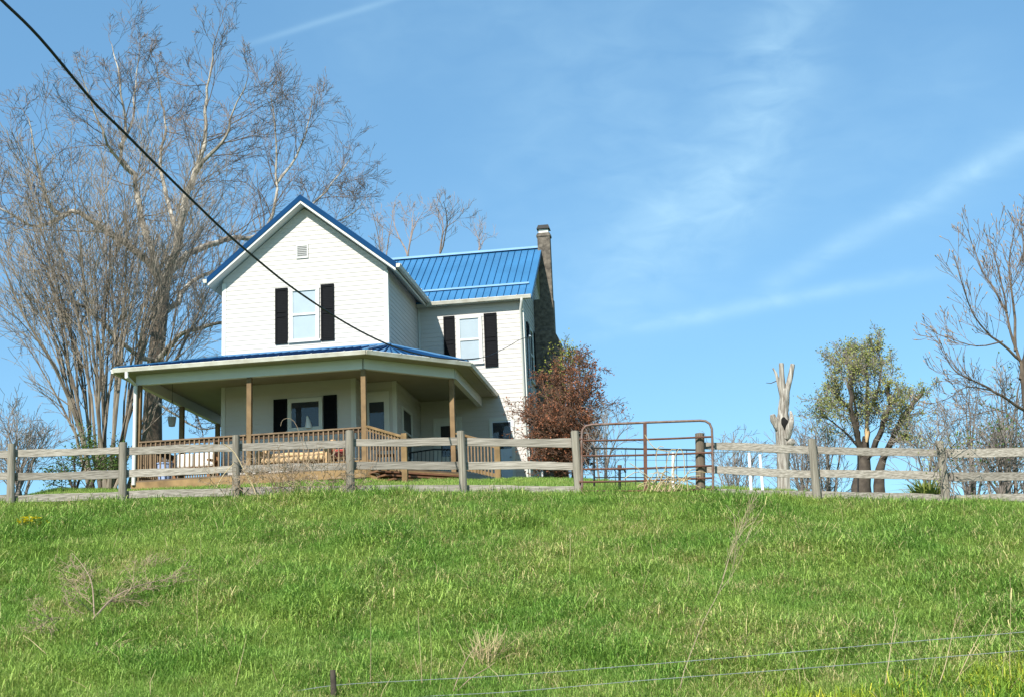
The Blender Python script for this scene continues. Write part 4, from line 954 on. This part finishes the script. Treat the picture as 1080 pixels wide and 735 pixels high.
for pts, ln in pl.leaf:
    if pl.r.random() < .5: p = pts[-1]; d = (pts[-1] - pts[-2]).normalized(); mb.tube([p - d * .02, p + d * .02, p + d * .055], [.006, .016, .004], 5)
o = mb.build('buds', MT['bud'], e, True); o.data.transform(inv); o['kind'] = 'stuff'

# grey bare brush beyond the fence on the right
par7 = dict(max=2, lf=(.5, .8), n=[3, 3], rmin=.0055, wob=.16, up=.06, t0=.15, ang=(20, 55), ang0=(20, 55))
def brush(seed, bx, by, Y, hw_, hp_, n, label, leaf=0):
    p = Plant(seed); st_ = []
    for i in range(n): f = (i + .5) / n * 2 - 1; st_.append((bx + f * hw_ + p.r.uniform(-6, 6), by - hp_ * (1 - .35 * f * f) * p.r.uniform(.6, 1.05), p.r.uniform(-.8, .8), 8))
    return bush(seed, (bx, by), Y, st_, leaf, .07, MT['leaf_green'], MT['twig_grey'], label, 'bare_shrub', par7, .1, 'shrub', 'bare shrubs beyond the fence')
brush(61, 868, 516, 40, 20, 66, 9, 'grey bare shrub between the dead trunk and the round tree')
brush(62, 843, 514, 41, 12, 40, 8, 'low grey bare shrub right behind the dead trunk')
brush(63, 775, 508, 42, 22, 28, 8, 'low thin bare shrub behind the white poles')
brush(64, 1025, 526, 33.5, 30, 105, 7, 'dense grey bare thicket beyond the last fence post, left part')
brush(65, 1068, 526, 33, 26, 130, 8, 'dense grey bare thicket under the right edge tree', 160)
brush(66, 985, 524, 30.6, 16, 75, 4, 'sparse thorny bare shrub left of the ivy-wrapped fence post')
brush(67, 640, 505, 38, 14, 50, 3, 'thin bare shrub seen through the left half of the gate')
brush(68, 20, 515, 36, 30, 60, 10, 'thin bare shrub behind the fence at the far left')
brush(69, 1052, 526, 29.8, 22, 50, 7, 'leafy low thicket behind the boards at the far right', 420)
# ivy on the post, spiky clump
q = at(998, 500, 28.2); o0 = Vector((q.x, q.y, gz(q.x, q.y)))
p = Plant(71); mb = MB(); iv = empty('ivy_vine', o0, 'brown ivy stems winding round the fence post near the right edge', 'vine')
for k in range(5):
    ph = p.r.uniform(0, 6); mb.tube([(.115 * math.cos(ph + z * 3), .115 * math.sin(ph + z * 3), z) for z in np.linspace(-.05, 1.15, 10)], .011, 5)
for k in range(14): z = p.r.uniform(.2, 1.2); p.grow(mb, Vector((p.r.choice((-1, 1)) * .1, -.08, z)), Vector((p.r.uniform(-1, 1), -.3, p.r.uniform(0, .8))), p.r.uniform(.3, .8), .008, 0, dict(max=1, n=[4], rmin=.004, wob=.3))
mb.build('stems', MT['twig_grey'], iv); leaves(p, 160, .05, MT['leaf_olive'], iv, spread=.05)
q = at(978, 522, 29.5); o0 = Vector((q.x, q.y, gz(q.x, q.y) - .02)); r2 = random.Random(9); mb = MB()
hh = at(978, 508, 29.5).z - o0.z + .12
for k in range(150):
    an = r2.uniform(0, 6.28); l = hh * r2.uniform(.75, 1.15); o_ = Vector((math.cos(an), math.sin(an), 0)); tlt = r2.uniform(.1, 1.15); sd = Vector((-o_.y, o_.x, 0)) * .022
    b_ = o_ * r2.uniform(0, .15); m_ = b_ + o_ * l * .5 * tlt + Vector((0, 0, l * .62)); t_ = b_ + o_ * l * 1.1 * tlt + Vector((0, 0, l * (1.0 - .35 * tlt)))
    mb.quad(b_ - sd, b_ + sd, m_ + sd, m_ - sd); n = len(mb.v); mb.v += [tuple(m_ - sd), tuple(m_ + sd), tuple(t_)]; mb.f.append((n, n + 1, n + 2))
o = mb.build('spiky_plant', MT['leaf_spiky']); o.location = o0; tag(o, 'bright green spiky leaved clump behind the right end of the fence', 'plant')

# ------------------------------------------------------------------ dry weeds
def stalks(name, base_px, Y, items, m, label, cat='weed', group=None, r=.006):
    q = at(*base_px, Y); root = Vector((q.x, q.y, gz(q.x, q.y))); mb = MB()
    for pts in items: mb.tube(smooth_path([at(px, py, Y + dy) - root for px, py, dy in pts], 3), r, 4)
    o = mb.build(name, m); o.location = root; return tag(o, label, cat, group), root
r2 = random.Random(15)
it = []
for k in range(30):
    bx = r2.uniform(678, 726); l = r2.uniform(8, 27); dx = r2.uniform(-34, 34); by = 518
    it.append([(bx, by, r2.uniform(-.3, .0)), (bx + dx * .45, by - l * .8, r2.uniform(-.3, 0)), (bx + dx, by - l * r2.uniform(.4, 1), r2.uniform(-.3, 0))])
it += [[(690, 517, -.15), (700, 500, -.15), (706, 476, -.15), (713, 474, -.15)], [(712, 517, -.15), (710, 490, -.15), (716, 473, -.15), (721, 480, -.15), (722, 500, -.15)], [(680, 458, -.1), (690, 472, -.15), (706, 476, -.15)], [(664, 488, -.12), (676, 496, -.12), (690, 508, -.15)], [(700, 515, -.1), (692, 490, -.1), (694, 472, -.1), (700, 471, -.1)]]
stalks('dry_straw', (705, 518), 29.4, it, MT['straw'], 'tangle of dry straw stalks caught in the middle of the rusty gate', 'straw', r=.0085)
# grey weed tangle against the fence between two posts
p = Plant(81); q = at(305, 521, 30.0); root = Vector((q.x, q.y, gz(q.x, q.y))); mb = MB()
for k in range(44):
    bx = root + Vector((p.r.uniform(-1.4, 1.4), p.r.uniform(-.25, .1), -.02))
    p.grow(mb, bx - root, Vector((p.r.uniform(-.9, .9), p.r.uniform(-.2, .1), 1)), p.r.uniform(.5, 1.25), .008, 0, dict(max=2, n=[5, 4], rmin=.0042, wob=.25, up=-.03, ang=(25, 70)))
arc = [at(px, py, 30.0) - root for px, py in ((330, 520), (322, 480), (313, 449), (305, 441), (298, 443), (296, 449))]; mb.tube(smooth_path(arc, 3), .005, 4)
o = mb.build('bare_weed', MT['weed']); o.location = root; tag(o, 'tangled grey bare weed in front of the fence below the lower porch window', 'weed')
stalks('dry_stalk', (256, 520), 29.9, [[(278, 532, -.2), (262, 505, -.1), (248, 478, 0), (236, 468, 0)], [(228, 514, -.1), (236, 500, 0), (247, 488, 0)], [(272, 528, -.3), (266, 510, -.2), (259, 497, -.1)]], MT['straw'], 'few pale bent stalks leaning on the fence post left of the grey weed', 'weed', r=.010)
# fallen branch and dry tufts on the bank
def on_bank(px, py, lift=0.0):
    """where the line of sight through a photo pixel meets the bank"""
    d = ray(px, py); lo_, hi_ = 11.0, 30.5
    f = lambda Y: d.z / d.y * Y + EYE - gz(d.x / d.y * Y, Y)
    y = lo_
    while y < hi_ and f(y) > 0: y += .1
    a, c_ = y - .1, y
    for _ in range(20):
        m_ = (a + c_) / 2
        if f(m_) > 0: a = m_
        else: c_ = m_
    return Vector((d.x / d.y * a, a, gz(d.x / d.y * a, a) + lift))
root = on_bank(98, 662); p = Plant(91); mb = MB()
def bk(px, py, l=.1): return on_bank(px, py, l + .10) - root
mb.tube(smooth_path([bk(98, 668, .1), bk(118, 655, .22), bk(140, 645, .25), bk(162, 636, .22), bk(186, 630, .2)], 4), [.016 - .011 * i / 16 for i in range(17)], 6)
mb.tube(smooth_path([bk(102, 690, .02), bk(99, 665, .1), bk(96, 640, .25), bk(86, 622, .3), bk(75, 612, .35)], 4), [.014 - .010 * i / 16 for i in range(17)], 6)
for (a, c_, n) in (((105, 660), (188, 628), 26), ((99, 665), (76, 612), 16), ((98, 668), (48, 680), 12)):
    for k in range(n):
        t = p.r.random(); q = bk(a[0] + (c_[0] - a[0]) * t, a[1] + (c_[1] - a[1]) * t, .2)
        dd = (bk(*c_, .2) - bk(*a, .2)).normalized()
        p.grow(mb, q, dd + p.rv() * .45, p.r.uniform(.25, .6), .006, 0, dict(max=2, n=[4, 3], rmin=.0028, wob=.25, up=.0))
o = mb.build('fallen_branch', MT['weed']); o.location = root; tag(o, 'grey brown fallen branch with fine twigs lying on the grass at lower left', 'branch')
def tuft(name, px, py, n, h, sp, m, label, cat='grass tuft', group=None, lean=(0, 0), r=.0038, seed=1):
    root = on_bank(px, py); r_ = random.Random(seed); mb = MB()
    for k in range(n):
        b_ = Vector((r_.gauss(0, sp * .35), r_.gauss(0, sp * .35), -.02)); l = h * r_.uniform(.55, 1.1)
        a = Vector((lean[0] + r_.gauss(0, .32), lean[1] + r_.gauss(0, .32), 1)).normalized(); c_ = a + Vector((lean[0] * .8 + r_.gauss(0, .35), r_.gauss(0, .3), -.35))
        mb.tube([b_, b_ + a * l * .5, b_ + a * l * .5 + c_.normalized() * l * .5], [r_.uniform(.8, 1.2) * r, r, r * .5], 3, cap=False)
    o = mb.build(name, m); o.location = root; return tag(o, label, cat, group)
G_ = 'dry tufts on the bank'
tuft('dry_tuft', 160, 600, 60, .32, .35, MT['weed'], 'brown dry grass tuft above the fallen branch', group=G_, lean=(.3, 0), seed=2)
tuft('dry_tuft', 108, 698, 40, .5, .3, MT['straw'], 'pale flattened grass tuft below the fallen branch', group=G_, lean=(1.0, .1), seed=3)
tuft('dry_tuft', 265, 604, 46, .34, .3, MT['straw'], 'straw coloured tuft on the bank right of the fallen branch', group=G_, lean=(.2, 0), seed=4)
tuft('dry_tuft', 374, 632, 40, .25, .35, MT['weed'], 'small brown tuft in the middle of the left half of the bank', group=G_, lean=(-.4, 0), seed=5)
tuft('dry_tuft', 512, 706, 70, .55, .22, MT['straw'], 'golden upright dry tuft beside the dark leaning stalk', group=G_, lean=(.05, 0), seed=6)
tuft('dry_tuft', 556, 616, 30, .22, .3, MT['weed'], 'tiny brown tuft near the centre of the bank', group=G_, lean=(.5, 0), seed=7)
tuft('dry_tuft', 78, 538, 50, .3, .3, MT['straw'], 'pale tuft just below the fence at the left', group=G_, lean=(.3, 0), seed=8)
tuft('dry_tuft', 52, 577, 40, .3, .35, MT['weed'], 'brown tuft right below the yellow flowers', group=G_, lean=(.2, 0), seed=9)
tuft('dry_tuft', 775, 680, 40, .2, .35, MT['weed'], 'reddish brown tuft by the foot of the tall leaning stalk', group=G_, lean=(.2, 0), seed=10)
# yellow flowers
root = on_bank(30, 569); r_ = random.Random(4); mb = MB(); gm = MB()
for k in range(34):
    b_ = Vector((r_.gauss(0, .12), r_.gauss(0, .12), 0)); h_ = r_.uniform(.30, .42); gm.tube([b_, b_ + Vector((0, 0, h_))], .004, 3)
    for j in range(5):
        c_ = b_ + Vector((r_.gauss(0, .018), r_.gauss(0, .018), h_ + r_.gauss(0, .012))); a = 2 * math.pi * j / 5; u_ = Vector((math.cos(a), math.sin(a), .3)) * .034; v_ = Vector((-math.sin(a), math.cos(a), .2)) * .024
        mb.quad(c_, c_ + u_ + v_, c_ + u_ * 1.7, c_ + u_ - v_)
e = empty('wildflowers', root, 'clump of small yellow wildflowers on the bank at the left', 'flowers')
mb.build('blossoms', MT['flower'], e); gm.build('flower_stems', MT['leaf_green'], e)
# tall dry stalks
def bank_stalk(items, base, m, label, r, seed=1, name='tall_stalk', branch=None, group=None):
    root = on_bank(*base); mb = MB(); Y = root.y; p = Plant(seed)
    for pts in items: mb.tube(smooth_path([at(px, py, Y + dy) - root for px, py, dy in pts], 3), [(r if len(pts) > 3 else r * .6) * .72 * (1 - .65 * i / (3 * (len(pts) - 1))) for i in range(3 * (len(pts) - 1) + 1)], 5)
    for (px, py, dy, n, L) in branch or []:
        for k in range(n): p.grow(mb, at(px + p.r.uniform(-4, 4), py + p.r.uniform(-22, 22), Y + dy) - root, Vector((.45 + p.r.uniform(-.25, .3), p.r.uniform(-.3, .3), 1)), L * p.r.uniform(.6, 1.1), r * .3, 0, dict(max=1, n=[4], rmin=.0016, wob=.12, up=.0, ang=(15, 35)))
    o = mb.build(name, m); o.location = root; return tag(o, label, 'stalk', group)
bank_stalk([[(716, 735, 0), (722, 706, 0), (742, 655, 0), (757, 626, 0), (768, 592, 0), (774, 566, 0)], [(757, 626, 0), (778, 596, .1), (792, 560, .2)], [(762, 610, 0), (772, 580, .1), (790, 545, .2)]], (716, 731), MT['stalk'], 'tall pale dry stalk leaning right with a feathery head, right of centre', .008, 3, branch=[(774, 575, .1, 7, .45), (784, 565, .2, 6, .45), (768, 600, 0, 4, .4)])
bank_stalk([[(476, 735, 0), (484, 712, 0), (494, 692, 0), (505, 678, 0)], [(478, 733, 0), (495, 716, 0), (514, 704, 0), (522, 698, 0)]], (476, 731), MT['weed'], 'dark bent stalk leaning right at the bottom, near the golden tuft', .012, 4)
bank_stalk([[(446, 735, 0), (444, 700, 0), (442, 668, 0), (441, 640, 0)], [(453, 735, 0), (455, 690, 0), (452, 640, 0)], [(436, 690, 0), (440, 705, 0), (445, 720, 0)]], (446, 731), MT['straw'], 'pair of thin pale upright stalks left of the dark bent stalk', .0065, 5)
bank_stalk([[(390, 735, 0), (391, 700, 0), (391, 665, 0), (390, 630, 0)]], (390, 731), MT['weed'], 'single thin brown stalk right of the short wire post', .006, 6)
bank_stalk([[(601, 618, 0), (601, 596, 0), (601.5, 575, 0), (601, 556, 0)]], (601, 618), MT['straw'], 'single thin white stalk standing in the centre of the bank', .008, 7)
bank_stalk([[(246, 733, 0), (252, 706, 0), (257, 685, 0), (260, 668, 0)]], (246, 731), MT['straw'], 'single yellow stalk in the lower left part of the bank', .007, 8)
bank_stalk([[(206, 690, 0), (208, 660, 0), (208, 630, 0), (211, 595, 0), (212, 565, 0)]], (206, 690), MT['straw'], 'faint tall straw stalk in the left third of the bank', .005, 18)
bank_stalk([[(56, 695, 0), (44, 685, .1), (34, 676, .2), (24, 669, .3)]], (56, 698), MT['straw'], 'short pale stalk lying aslant at the lower left edge', .009, 19)
bank_stalk([[(931, 735, 0), (937, 700, 0), (941, 672, 0), (946, 650, 0)]], (931, 731), MT['straw'], 'pale upright stalk by the wires, left of the fan of stalks', .010, 9, branch=[(944, 660, 0, 4, .2)])
bank_stalk([[(985, 735, 0), (996, 705, 0), (1003, 675, 0), (1010, 645, 0)], [(1000, 735, 0), (1015, 705, 0), (1030, 675, 0), (1045, 650, 0)], [(996, 735, 0), (1012, 712, 0), (1030, 695, 0)], [(976, 735, 0), (982, 712, 0), (988, 690, 0)]], (990, 731), MT['straw'], 'fan of pale dry stalks crossing the wires at lower right', .010, 10, branch=[(1010, 655, 0, 4, .2), (1042, 660, 0, 5, .2)])
bank_stalk([[(1066, 735, 0), (1065, 690, 0), (1066, 640, 0), (1065, 605, 0)], [(1056, 735, 0), (1058, 700, 0), (1062, 680, 0)]], (1066, 731), MT['straw'], 'thin pale stalks at the right bottom corner', .006, 11)
bank_stalk([[(845, 735, 0), (843, 712, 0), (838, 690, 0), (830, 672, 0)], [(818, 725, 0), (828, 708, 0), (838, 690, 0)], [(888, 735, 0), (889, 710, 0), (891, 690, 0)]], (845, 731), MT['straw'], 'thin crossing stalks by the wires below the round tree', .007, 12)

# ------------------------------------------------------------------ barbed wire fence at the foot of the bank
def bwY(px): return 16.6 - (px - 350) / 730 * 1.6
o0 = at(351, 740, bwY(351)); o0.z = gz(o0.x, o0.y); bw = empty('barbed_wire_fence', o0, 'barbed wire fence of two slack strands crossing the bottom of the bank', 'fence')
def bp(px, py): return at(px, py, bwY(px)) - o0
r_ = random.Random(2)
for line in ([(-120, 770), (90, 752), (270, 734.5), (351, 722.5), (440, 717), (540, 711.5), (680, 700.5), (800, 690.5), (940, 678), (1080, 666), (1200, 655)], [(-120, 792), (90, 776), (351, 743), (440, 734.5), (540, 729), (680, 717), (800, 708), (940, 697), (1080, 685.5), (1200, 676)]):
    pts = smooth_path([bp(*q) for q in line], 6); wi = MB().tube(pts, .0036, 5).build('wire', MT['wire'], bw)
    mb = MB()
    for i in range(4, len(pts) - 1, 1):
        q = pts[i].lerp(pts[i + 1], .5); d = (pts[i + 1] - pts[i]).normalized()
        for j in range(2): a = (Vector((r_.gauss(0, 1), r_.gauss(0, 1), r_.gauss(0, 1))) - d * .1).normalized(); mb.tube([q - a * .018, q + a * .015], .002, 3)
    mb.build('barbs', MT['wire'], wi)
for px, yt in ((351, 706), (1150, 640)):
    t_ = bp(px, yt); g_ = Vector((t_.x, t_.y, gz(t_.x + o0.x, t_.y + o0.y) - o0.z - .2)); m_ = g_.lerp(t_, .6)
    MB().tube([g_, m_ + Vector((.008, 0, 0)), t_], [.04, .036, .032], 8).build('post', MT['bark_dark'], bw, True)

# ------------------------------------------------------------------ grass: many blades, one object per kind
def tuft_mesh(name, n, h, rad, wdt, seed, m, bend=.5):
    r_ = random.Random(seed); V, Fc, A = [], [], []
    for k in range(n):
        an = r_.uniform(0, 6.283); rr = rad * math.sqrt(r_.random()); bx, by = rr * math.cos(an), rr * math.sin(an)
        l = h * r_.uniform(.5, 1.15); fa = r_.uniform(0, 6.283); d = Vector((math.cos(fa), math.sin(fa), 0)); sd = Vector((-d.y, d.x, 0)) * wdt * r_.uniform(.6, 1.3)
        bd = bend * r_.uniform(.2, 1.2); b_ = Vector((bx, by, -.03))
        m1 = b_ + Vector((0, 0, l * .5)) + d * l * bd * .22; m2 = b_ + Vector((0, 0, l * (.92 - .25 * bd))) + d * l * bd * .62; t_ = b_ + Vector((0, 0, l * (1.05 - .55 * bd))) + d * l * bd * 1.0
        i = len(V); V += [b_ - sd * .7, b_ + sd * .7, m1 + sd, m1 - sd, m2 + sd * .7, m2 - sd * .7, t_]; Fc += [(i, i + 1, i + 2, i + 3), (i + 3, i + 2, i + 4, i + 5), (i + 5, i + 4, i + 6)]
        A += [r_.random()] * 7
    me = bpy.data.meshes.new(name); me.from_pydata([tuple(v) for v in V], [], Fc); me.materials.append(m)
    me.attributes.new('blade', 'FLOAT', 'POINT').data.foreach_set('value', A)
    return bpy.data.objects.new(name, me)
def scatter(name, P3, size, tint, objs):
    me = bpy.data.meshes.new(name); me.from_pydata(P3.tolist(), [], [])
    me.attributes.new('size', 'FLOAT', 'POINT').data.foreach_set('value', size.astype(np.float32))
    me.attributes.new('tint', 'FLOAT', 'POINT').data.foreach_set('value', tint.astype(np.float32))
    o = bpy.data.objects.new(name, me); C.objects.link(o); me.materials.append(MT['grass'])
    col = bpy.data.collections.new(name + '_kinds')
    for q in objs: col.objects.link(q)
    g = bpy.data.node_groups.new(name, 'GeometryNodeTree')
    g.interface.new_socket('Geometry', in_out='INPUT', socket_type='NodeSocketGeometry'); g.interface.new_socket('Geometry', in_out='OUTPUT', socket_type='NodeSocketGeometry')
    N, Lk = g.nodes, g.links; gi, go_ = N.new('NodeGroupInput'), N.new('NodeGroupOutput')
    ip = N.new('GeometryNodeInstanceOnPoints'); ci = N.new('GeometryNodeCollectionInfo'); ci.inputs[0].default_value = col; ci.inputs[1].default_value = True; ci.inputs[2].default_value = True
    ri = N.new('FunctionNodeRandomValue'); ri.data_type = 'INT'
    ri.inputs[4].default_value = 0; ri.inputs[5].default_value = len(objs) - 1
    rr = N.new('FunctionNodeRandomValue'); rr.data_type = 'FLOAT_VECTOR'; rr.inputs[0].default_value = (-.12, -.12, 0); rr.inputs[1].default_value = (.12, .12, 6.283)
    na = N.new('GeometryNodeInputNamedAttribute'); na.data_type = 'FLOAT'; na.inputs[0].default_value = 'size'
    Lk.new(gi.outputs[0], ip.inputs['Points']); Lk.new(ci.outputs[0], ip.inputs['Instance']); ip.inputs['Pick Instance'].default_value = True
    Lk.new(ri.outputs[2], ip.inputs['Instance Index']); Lk.new(rr.outputs[0], ip.inputs['Rotation']); Lk.new(na.outputs[0], ip.inputs['Scale']); Lk.new(ip.outputs[0], go_.inputs[0])
    o.modifiers.new('blades', 'NODES').node_group = g
    return tag(o, kind='stuff')
rng = np.random.default_rng(5)
def points(n, y0, y1, half, mask=None):
    u = rng.random(n); y = y0 + (y1 - y0) * u; x = (rng.random(n) * 2 - 1) * (half * y + 4.0)
    keep = np.ones(n, bool) if mask is None else mask(x, y)
    x, y = x[keep], y[keep]; return x, y
yf_ = lambda x: np.interp(x, FXe, FYe)
x, y = points(185000, 14.6, 31.6, .40)
k = (y < yf_(x) + .25); x, y = x[k], y[k]
den = vnoise(x, y, .9, 1) * .6 + vnoise(x, y, .3, 2) * .4
edge = np.clip(1 - np.abs(y - yf_(x) + .15) / .5, 0, 1)
size = (.5 + .95 * den ** 1.3 - .34 * edge) * (0.75 + 0.5 * rng.random(len(x))) * np.clip((y - 13.2) / 4.5, .62, 1) * np.where(vnoise(x, y, 2.3, 8) > .70, 1.3, 1.0)
tint = np.clip(rng.random(len(x)) * .8 + .55 * (vnoise(x, y, 1.1, 4) - .5) + .5 * (vnoise(x, y, .35, 6) - .5), 0, 1)
kinds = [tuft_mesh('grass_tuft', 22, .20, .11, .0042, s_, MT['grass'], bd) for s_, bd in ((1, .45), (2, .7), (3, .9), (4, .55), (5, 1.0), (6, .35))] + [tuft_mesh('rank_tuft', 15, h_, .14, .0048, s_, MT['grass'], bd) for h_, s_, bd in ((.33, 7, 1.3), (.29, 8, .8))]
scatter('grass', np.stack([x, y, terrain(x, y)], 1), size, tint, kinds)
# the shorter grass of the yard, not under the house
def yard_ok(x, y):
    lx = cy_ * (x - HO.x) + sy_ * (y - HO.y); ly = -sy_ * (x - HO.x) + cy_ * (y - HO.y)
    house_ = (lx > -1.6) & (lx < 8.2) & (ly > -2.2) & (ly < 9.6)
    return (y > yf_(x) + .1) & ~house_
x, y = points(76000, 26.5, 47, .42, yard_ok)
size = .45 + .35 * rng.random(len(x)); tint = np.clip(rng.random(len(x)) * .75 + .3 * (vnoise(x, y, 1.5, 4) - .5), 0, 1)
kinds2 = [tuft_mesh('lawn_tuft', 20, .17, .13, .0045, s_, MT['grass'], bd) for s_, bd in ((11, .5), (12, .7), (13, .9))]
scatter('yard_grass', np.stack([x, y, terrain(x, y)], 1), size, tint, kinds2)
# yellow-green flowering weeds at the foot of the bank on the right
x, y = points(8000, 14.8, 17.6, .42)
k = (.55 * vnoise(x, y, .7, 21) + .35 * rng.random(len(x)) + .16 * (np.minimum(x, 6.0) - 4.6) - (y - 16.5) * .45 > .52); x, y = x[k], y[k]
kinds3 = [tuft_mesh('weed_tuft', 22, .26, .10, .006, s_, MT['bloomgrass'], bd) for s_, bd in ((21, .5), (22, .8), (23, 1.1))]
scatter('flowering_weeds', np.stack([x, y, terrain(x, y)], 1), .7 + .6 * rng.random(len(x)), rng.random(len(x)), kinds3)
# scattered dry stems among the grass
x, y = points(420, 13.5, 30.0, .39)
mb = MB(); rs = random.Random(33); z = terrain(x, y)
for xi, yi, zi in zip(x, y, z):
    l = rs.uniform(.15, .5); a = Vector((rs.gauss(.1, .45), rs.gauss(0, .3), 1)).normalized(); p0 = Vector((xi, yi, zi - .02)); p1 = p0 + a * l * .55; p2 = p1 + (a + Vector((rs.gauss(0, .5), rs.gauss(0, .3), -.2))).normalized() * l * .5
    mb.tube([p0, p1, p2], [.0032, .0028, .0015], 3, cap=False)
tag(mb.build('dry_stems', MT['straw']), kind='stuff')
